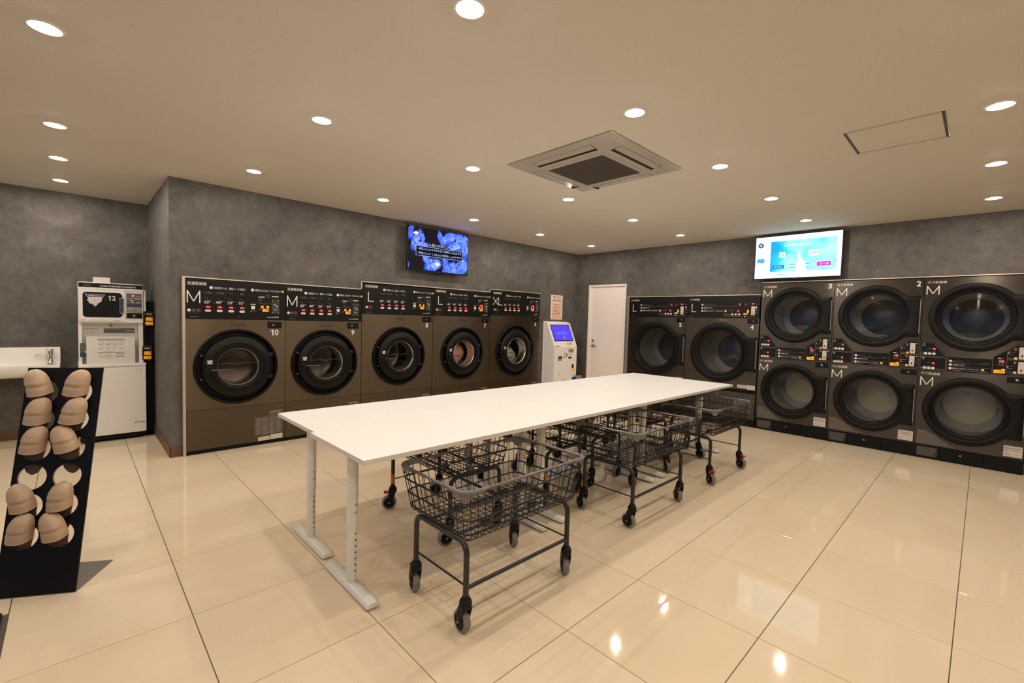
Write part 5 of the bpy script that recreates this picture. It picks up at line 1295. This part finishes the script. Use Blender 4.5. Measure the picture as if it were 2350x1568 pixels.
M['cyan'] = cyan_mat()
M['scr_white'] = emis('screen_white', (.80, .93, 1.0), 1.25); M['scr_pale'] = emis('screen_pale', (.78, .97, 1.0), 1.25); M['scr_blue'] = emis('screen_blue', (.02, .06, .35), 1.0); M['scr_mid'] = emis('screen_midblue', (.03, .42, .85), 1.0)
M['scr_pink'] = emis('screen_pink', (.90, .06, .62), 1.1); M['scr_grey'] = emis('screen_grey', (.28, .42, .50), 1.0); M['scr_blue2'] = emis('screen_button_blue', (.02, .30, .90), 1.0)
q = MB().flat(-.476, .476, -.268, .272, -.0006, 0); s2 = q.build('screen', M['scr_white'], tv2, smooth=0, fix=False)
q = MB().flat(-.292, .425, -.185, .205, -.0012, 0); q.build('picture_area', M['cyan'], s2, smooth=0, fix=False)
SM = [M['scr_white'], M['scr_pale'], M['scr_blue'], M['scr_mid'], M['cyan'], M['scr_pink'], M['scr_grey'], M['scr_blue2']]
def on_screen(name, f):
    q = MB(); f(q); q.build(name, SM, s2, smooth=0, fix=False)
y = -.0018
def f_(q):
    q.disc(-.413, .165, .032, y, 28, 2); text(q, '¥', -.413, .165, y-.0003, h=.040, align='c', mi=0, bold=.003)
on_screen('money_icon', f_)
def f_(q):
    q.poly([(-.452, -.062), (-.365, -.062), (-.360, -.010), (-.447, -.010)], y, 3)
    for k in range(7): q.disc(-.442+.0125*k, -.030-.014*((k*2) % 3)+.010, .006, y-.0003, 8, 0)
on_screen('card_icon', f_)
on_screen('maker_mark', lambda q: maker_mark(q, -.440, -.368, .238, .250, y, 6))
on_screen('caption', lambda q: (bars(q, -.14, .16, .143, .020, y, 12, 0, 31), text(q, 'してください', .165, .150, y, w=.125, h=.022, mi=0)))
for x0_, x1_, tt, tx, tw_, dx_ in ((-.195, -.120, '24', -.157, .048, -.09), (.130, .245, '300', .188, .088, .28)):
    on_screen('number_box', lambda q: (q.flat(x0_, x1_, -.010, .062, y, 1), text(q, tt, tx, .026, y-.0003, h=.036, w=tw_, align='c', mi=6)))
    on_screen('unit_dot', lambda q: q.disc(dx_, .022, .012, y, 12, 1))
on_screen('back_button', lambda q: (q.flat(-.262, -.128, -.150, -.104, y, 7), text(q, '◀ 戻る', -.195, -.126, y-.0003, h=.020, w=.09, align='c', mi=0)))
on_screen('next_button', lambda q: (q.flat(.220, .382, -.146, -.080, y, 0), q.flat(.228, .374, -.139, -.087, y-.0002, 5), text(q, '次へ ▶', .305, -.113, y-.0004, h=.026, w=.10, align='c', mi=0)))
on_screen('progress_bar', lambda q: (q.flat(-.070, .15, -.140, -.100, y, 3), q.flat(-.070, .15, -.132, -.108, y-.0002, 1)))
on_screen('hand_picture', lambda q: q.poly([(.0, -.26), (.13, -.26), (.115, -.15), (.105, -.08), (.070, -.045), (.055, -.03), (.045, .06), (.022, .06), (.018, -.06), (-.002, -.12)], y-.0005, 0))
on_screen('key_frame', lambda q: q.ring(.034, .03, .046, .052, y-.0003, 4, 1))
on_screen('footer_strip', lambda q: (q.flat(-.20, .0, -.238, -.205, y, 1), bars(q, -.19, -.06, -.222, .016, y-.0003, 8, 4, 2)))
MB().box(-.02, .02, -.001, .003, -.281, -.276).build('standby_lamp', bpy.data.materials['standby'], tv2, smooth=0)

# ------------------------------------------------------------------ ceiling: air conditioner, access hatch, downlights
ac = empty('ceiling_air_conditioner', (2.952, 2.186, ZC), 0, 'square ceiling cassette air conditioner above the tables', 'air conditioner')
q = MB(); H2 = .482
def sq(h, z): return [(-h, -h, z), (h, -h, z), (h, h, z), (-h, h, z)]
ZO, ZI, RO, R1, R0, RI_ = -.022, -.040, .432, .420, .336, .292      # sloping panel with four outlets left open
def zr(r): return ZO+(ZI-ZO)*(RO-r)/(RO-RI_)
q.loops([sq(H2-.015, 0), sq(H2, -.005), sq(H2-.004, -.012), sq(RO, ZO)], 0, True)
for k in range(4):
    r = Matrix.Rotation(k*PI/2, 4, 'Z'); e = .275
    q.add([(-RO, -RO, ZO), (RO, -RO, ZO), (e, -R1, zr(R1)), (-e, -R1, zr(R1))], [(0, 1, 2, 3)], 0, r)
    q.add([(-RO, -RO, ZO), (-e, -R1, zr(R1)), (-e, -R0, zr(R0)), (-RI_, -RI_, ZI)], [(0, 1, 2, 3)], 0, r)
    q.add([(RO, -RO, ZO), (RI_, -RI_, ZI), (e, -R0, zr(R0)), (e, -R1, zr(R1))], [(0, 1, 2, 3)], 0, r)
    q.add([(-e, -R0, zr(R0)), (e, -R0, zr(R0)), (RI_, -RI_, ZI), (-RI_, -RI_, ZI)], [(0, 1, 2, 3)], 0, r)
q.build('panel', M['ac'], ac, smooth=20)
for k in range(4):
    r = Matrix.Rotation(k*PI/2, 4, 'Z')
    near = k in (0, 3)
    MB().box(-.282, .282, -R1-.004, -R0+.006, -.012, -.004, 0, r).build('outlet_recess', M['void'], ac, smooth=0)
    a, b = -R1+.004, (-.364 if near else -R0-.003)
    q = MB(); n0 = len(q.v)
    q.add([(-.268, a, zr(-a)), (.268, a, zr(-a)), (.268, b, zr(-b)-.002), (-.268, b, zr(-b)-.002), (-.268, a, zr(-a)+.005), (.268, a, zr(-a)+.005), (.268, b, zr(-b)+.004), (-.268, b, zr(-b)+.004)],
          [(0, 3, 2, 1), (4, 5, 6, 7), (0, 1, 5, 4), (1, 2, 6, 5), (2, 3, 7, 6), (3, 0, 4, 7)], 0, r)
    q.build('louver', M['ac'], ac, smooth=0)
q = MB(); q.loops([sq(.2905, ZI), sq(.288, ZI-.003), sq(.258, ZI-.004), sq(.256, ZI+.004)], 0, True); q.build('grille_frame', M['ac'], ac, smooth=20)
MB().box(-.257, .257, -.257, .257, -.026, -.018).build('filter_back', M['void'], ac, smooth=0)
gs = MB().rbox(-.256, .256, -.0032, .0032, -.0430, -.030, .001, 1).mesh('grille_slat', [M['ac_grille']])
for i in range(42):
    o = bpy.data.objects.new('grille_slat', gs); C.objects.link(o); o.parent = ac; o.location = (0, -.246+.012*i, 0)
for sx, sy in ((.27, .40), (.40, .27)): MB().box(sx-.012 if sx < .3 else sx-.035, sx+.012 if sx < .3 else sx+.035, sy-.035 if sx < .3 else sy-.010, sy+.035 if sx < .3 else sy+.010, -.032, -.020).build('outlet_notch', M['void'], ac, smooth=0)  # black blocks added for the shade in the far outlets' end notches
ht = empty('ceiling_hatch', (3.705, .446, ZC), 0, 'square access hatch in the ceiling with slim metal edges', 'hatch')
hh = .232
MB().rbox(-hh+.016, hh-.016, -hh+.016, hh-.016, -.003, 0, .001, 1).build('hatch_leaf', M['ceiling'], ht)
for k in range(4):
    r = Matrix.Rotation(k*PI/2, 4, 'Z'); w_ = .016 if k % 2 == 0 else .010
    MB().rbox(-hh, hh, -hh, -hh+w_, -.005, 0, .0015, 1, 0, r).build('edge_trim', M['hatch_trim_dark_reflection'] if k % 2 == 0 else M['alu'], ht)
ring = MB().lathez([(.0445, .0), (.046, -.005), (.056, -.007), (.066, -.005), (.068, 0)], 0, 0, 32).mesh('trim_ring', [M['white_paint']]); ring.shade_smooth()
LD = .003
disc_ = MB().lathez([(.0205, LD), (.032, LD-.001), (.0445, -.001)], 0, 0, 28).lathez([(.0445, -.001), (.050, .03), (.0, .032)], 0, 0, 20, 1).mesh('lamp_reflector', [M['lamp_cone'], M['white_paint']])
core_ = MB().lathez([(0, -.0120), (.007, -.0113), (.013, -.0092), (.0175, -.0060), (.0200, -.0015), (.0205, LD+.001)], 0, 0, 24).mesh('lamp_lens', [M['lamp']]); core_.shade_smooth()
names = {0: 'in the row nearest the washers', 1: 'in the second row out from the washers', 2: 'in the third row out from the washers', 3: 'in the fourth row out from the washers', 4: 'behind the camera'}
order = ['first', 'second', 'third', 'fourth', 'fifth', 'sixth']
spots = []
for j, yv in enumerate(YR):
    for i, xv in enumerate(XC):
        if i == 0: continue
        spots.append((xv, yv, 'round white downlight %s, %s from the dryer wall' % (names[j], order[5-i])))
for k, yv in enumerate(YL):
    spots.append((-.073, yv, 'round white downlight over the sink and slipper rack side, %s from the alcove wall' % (order+['seventh'])[k]))
for k, yv in enumerate(YLL):
    spots.append((-1.28, yv, 'round white downlight near the window side, %s from the alcove wall' % (order+['seventh'])[k]))
for xv, yv, lab in spots:
    o = empty('downlight', (xv, yv, ZC), 0, lab, 'ceiling light', 'ceiling downlights')
    for me in (ring, disc_, core_):
        c = bpy.data.objects.new(me.name.split('.')[0], me); C.objects.link(c); c.parent = o
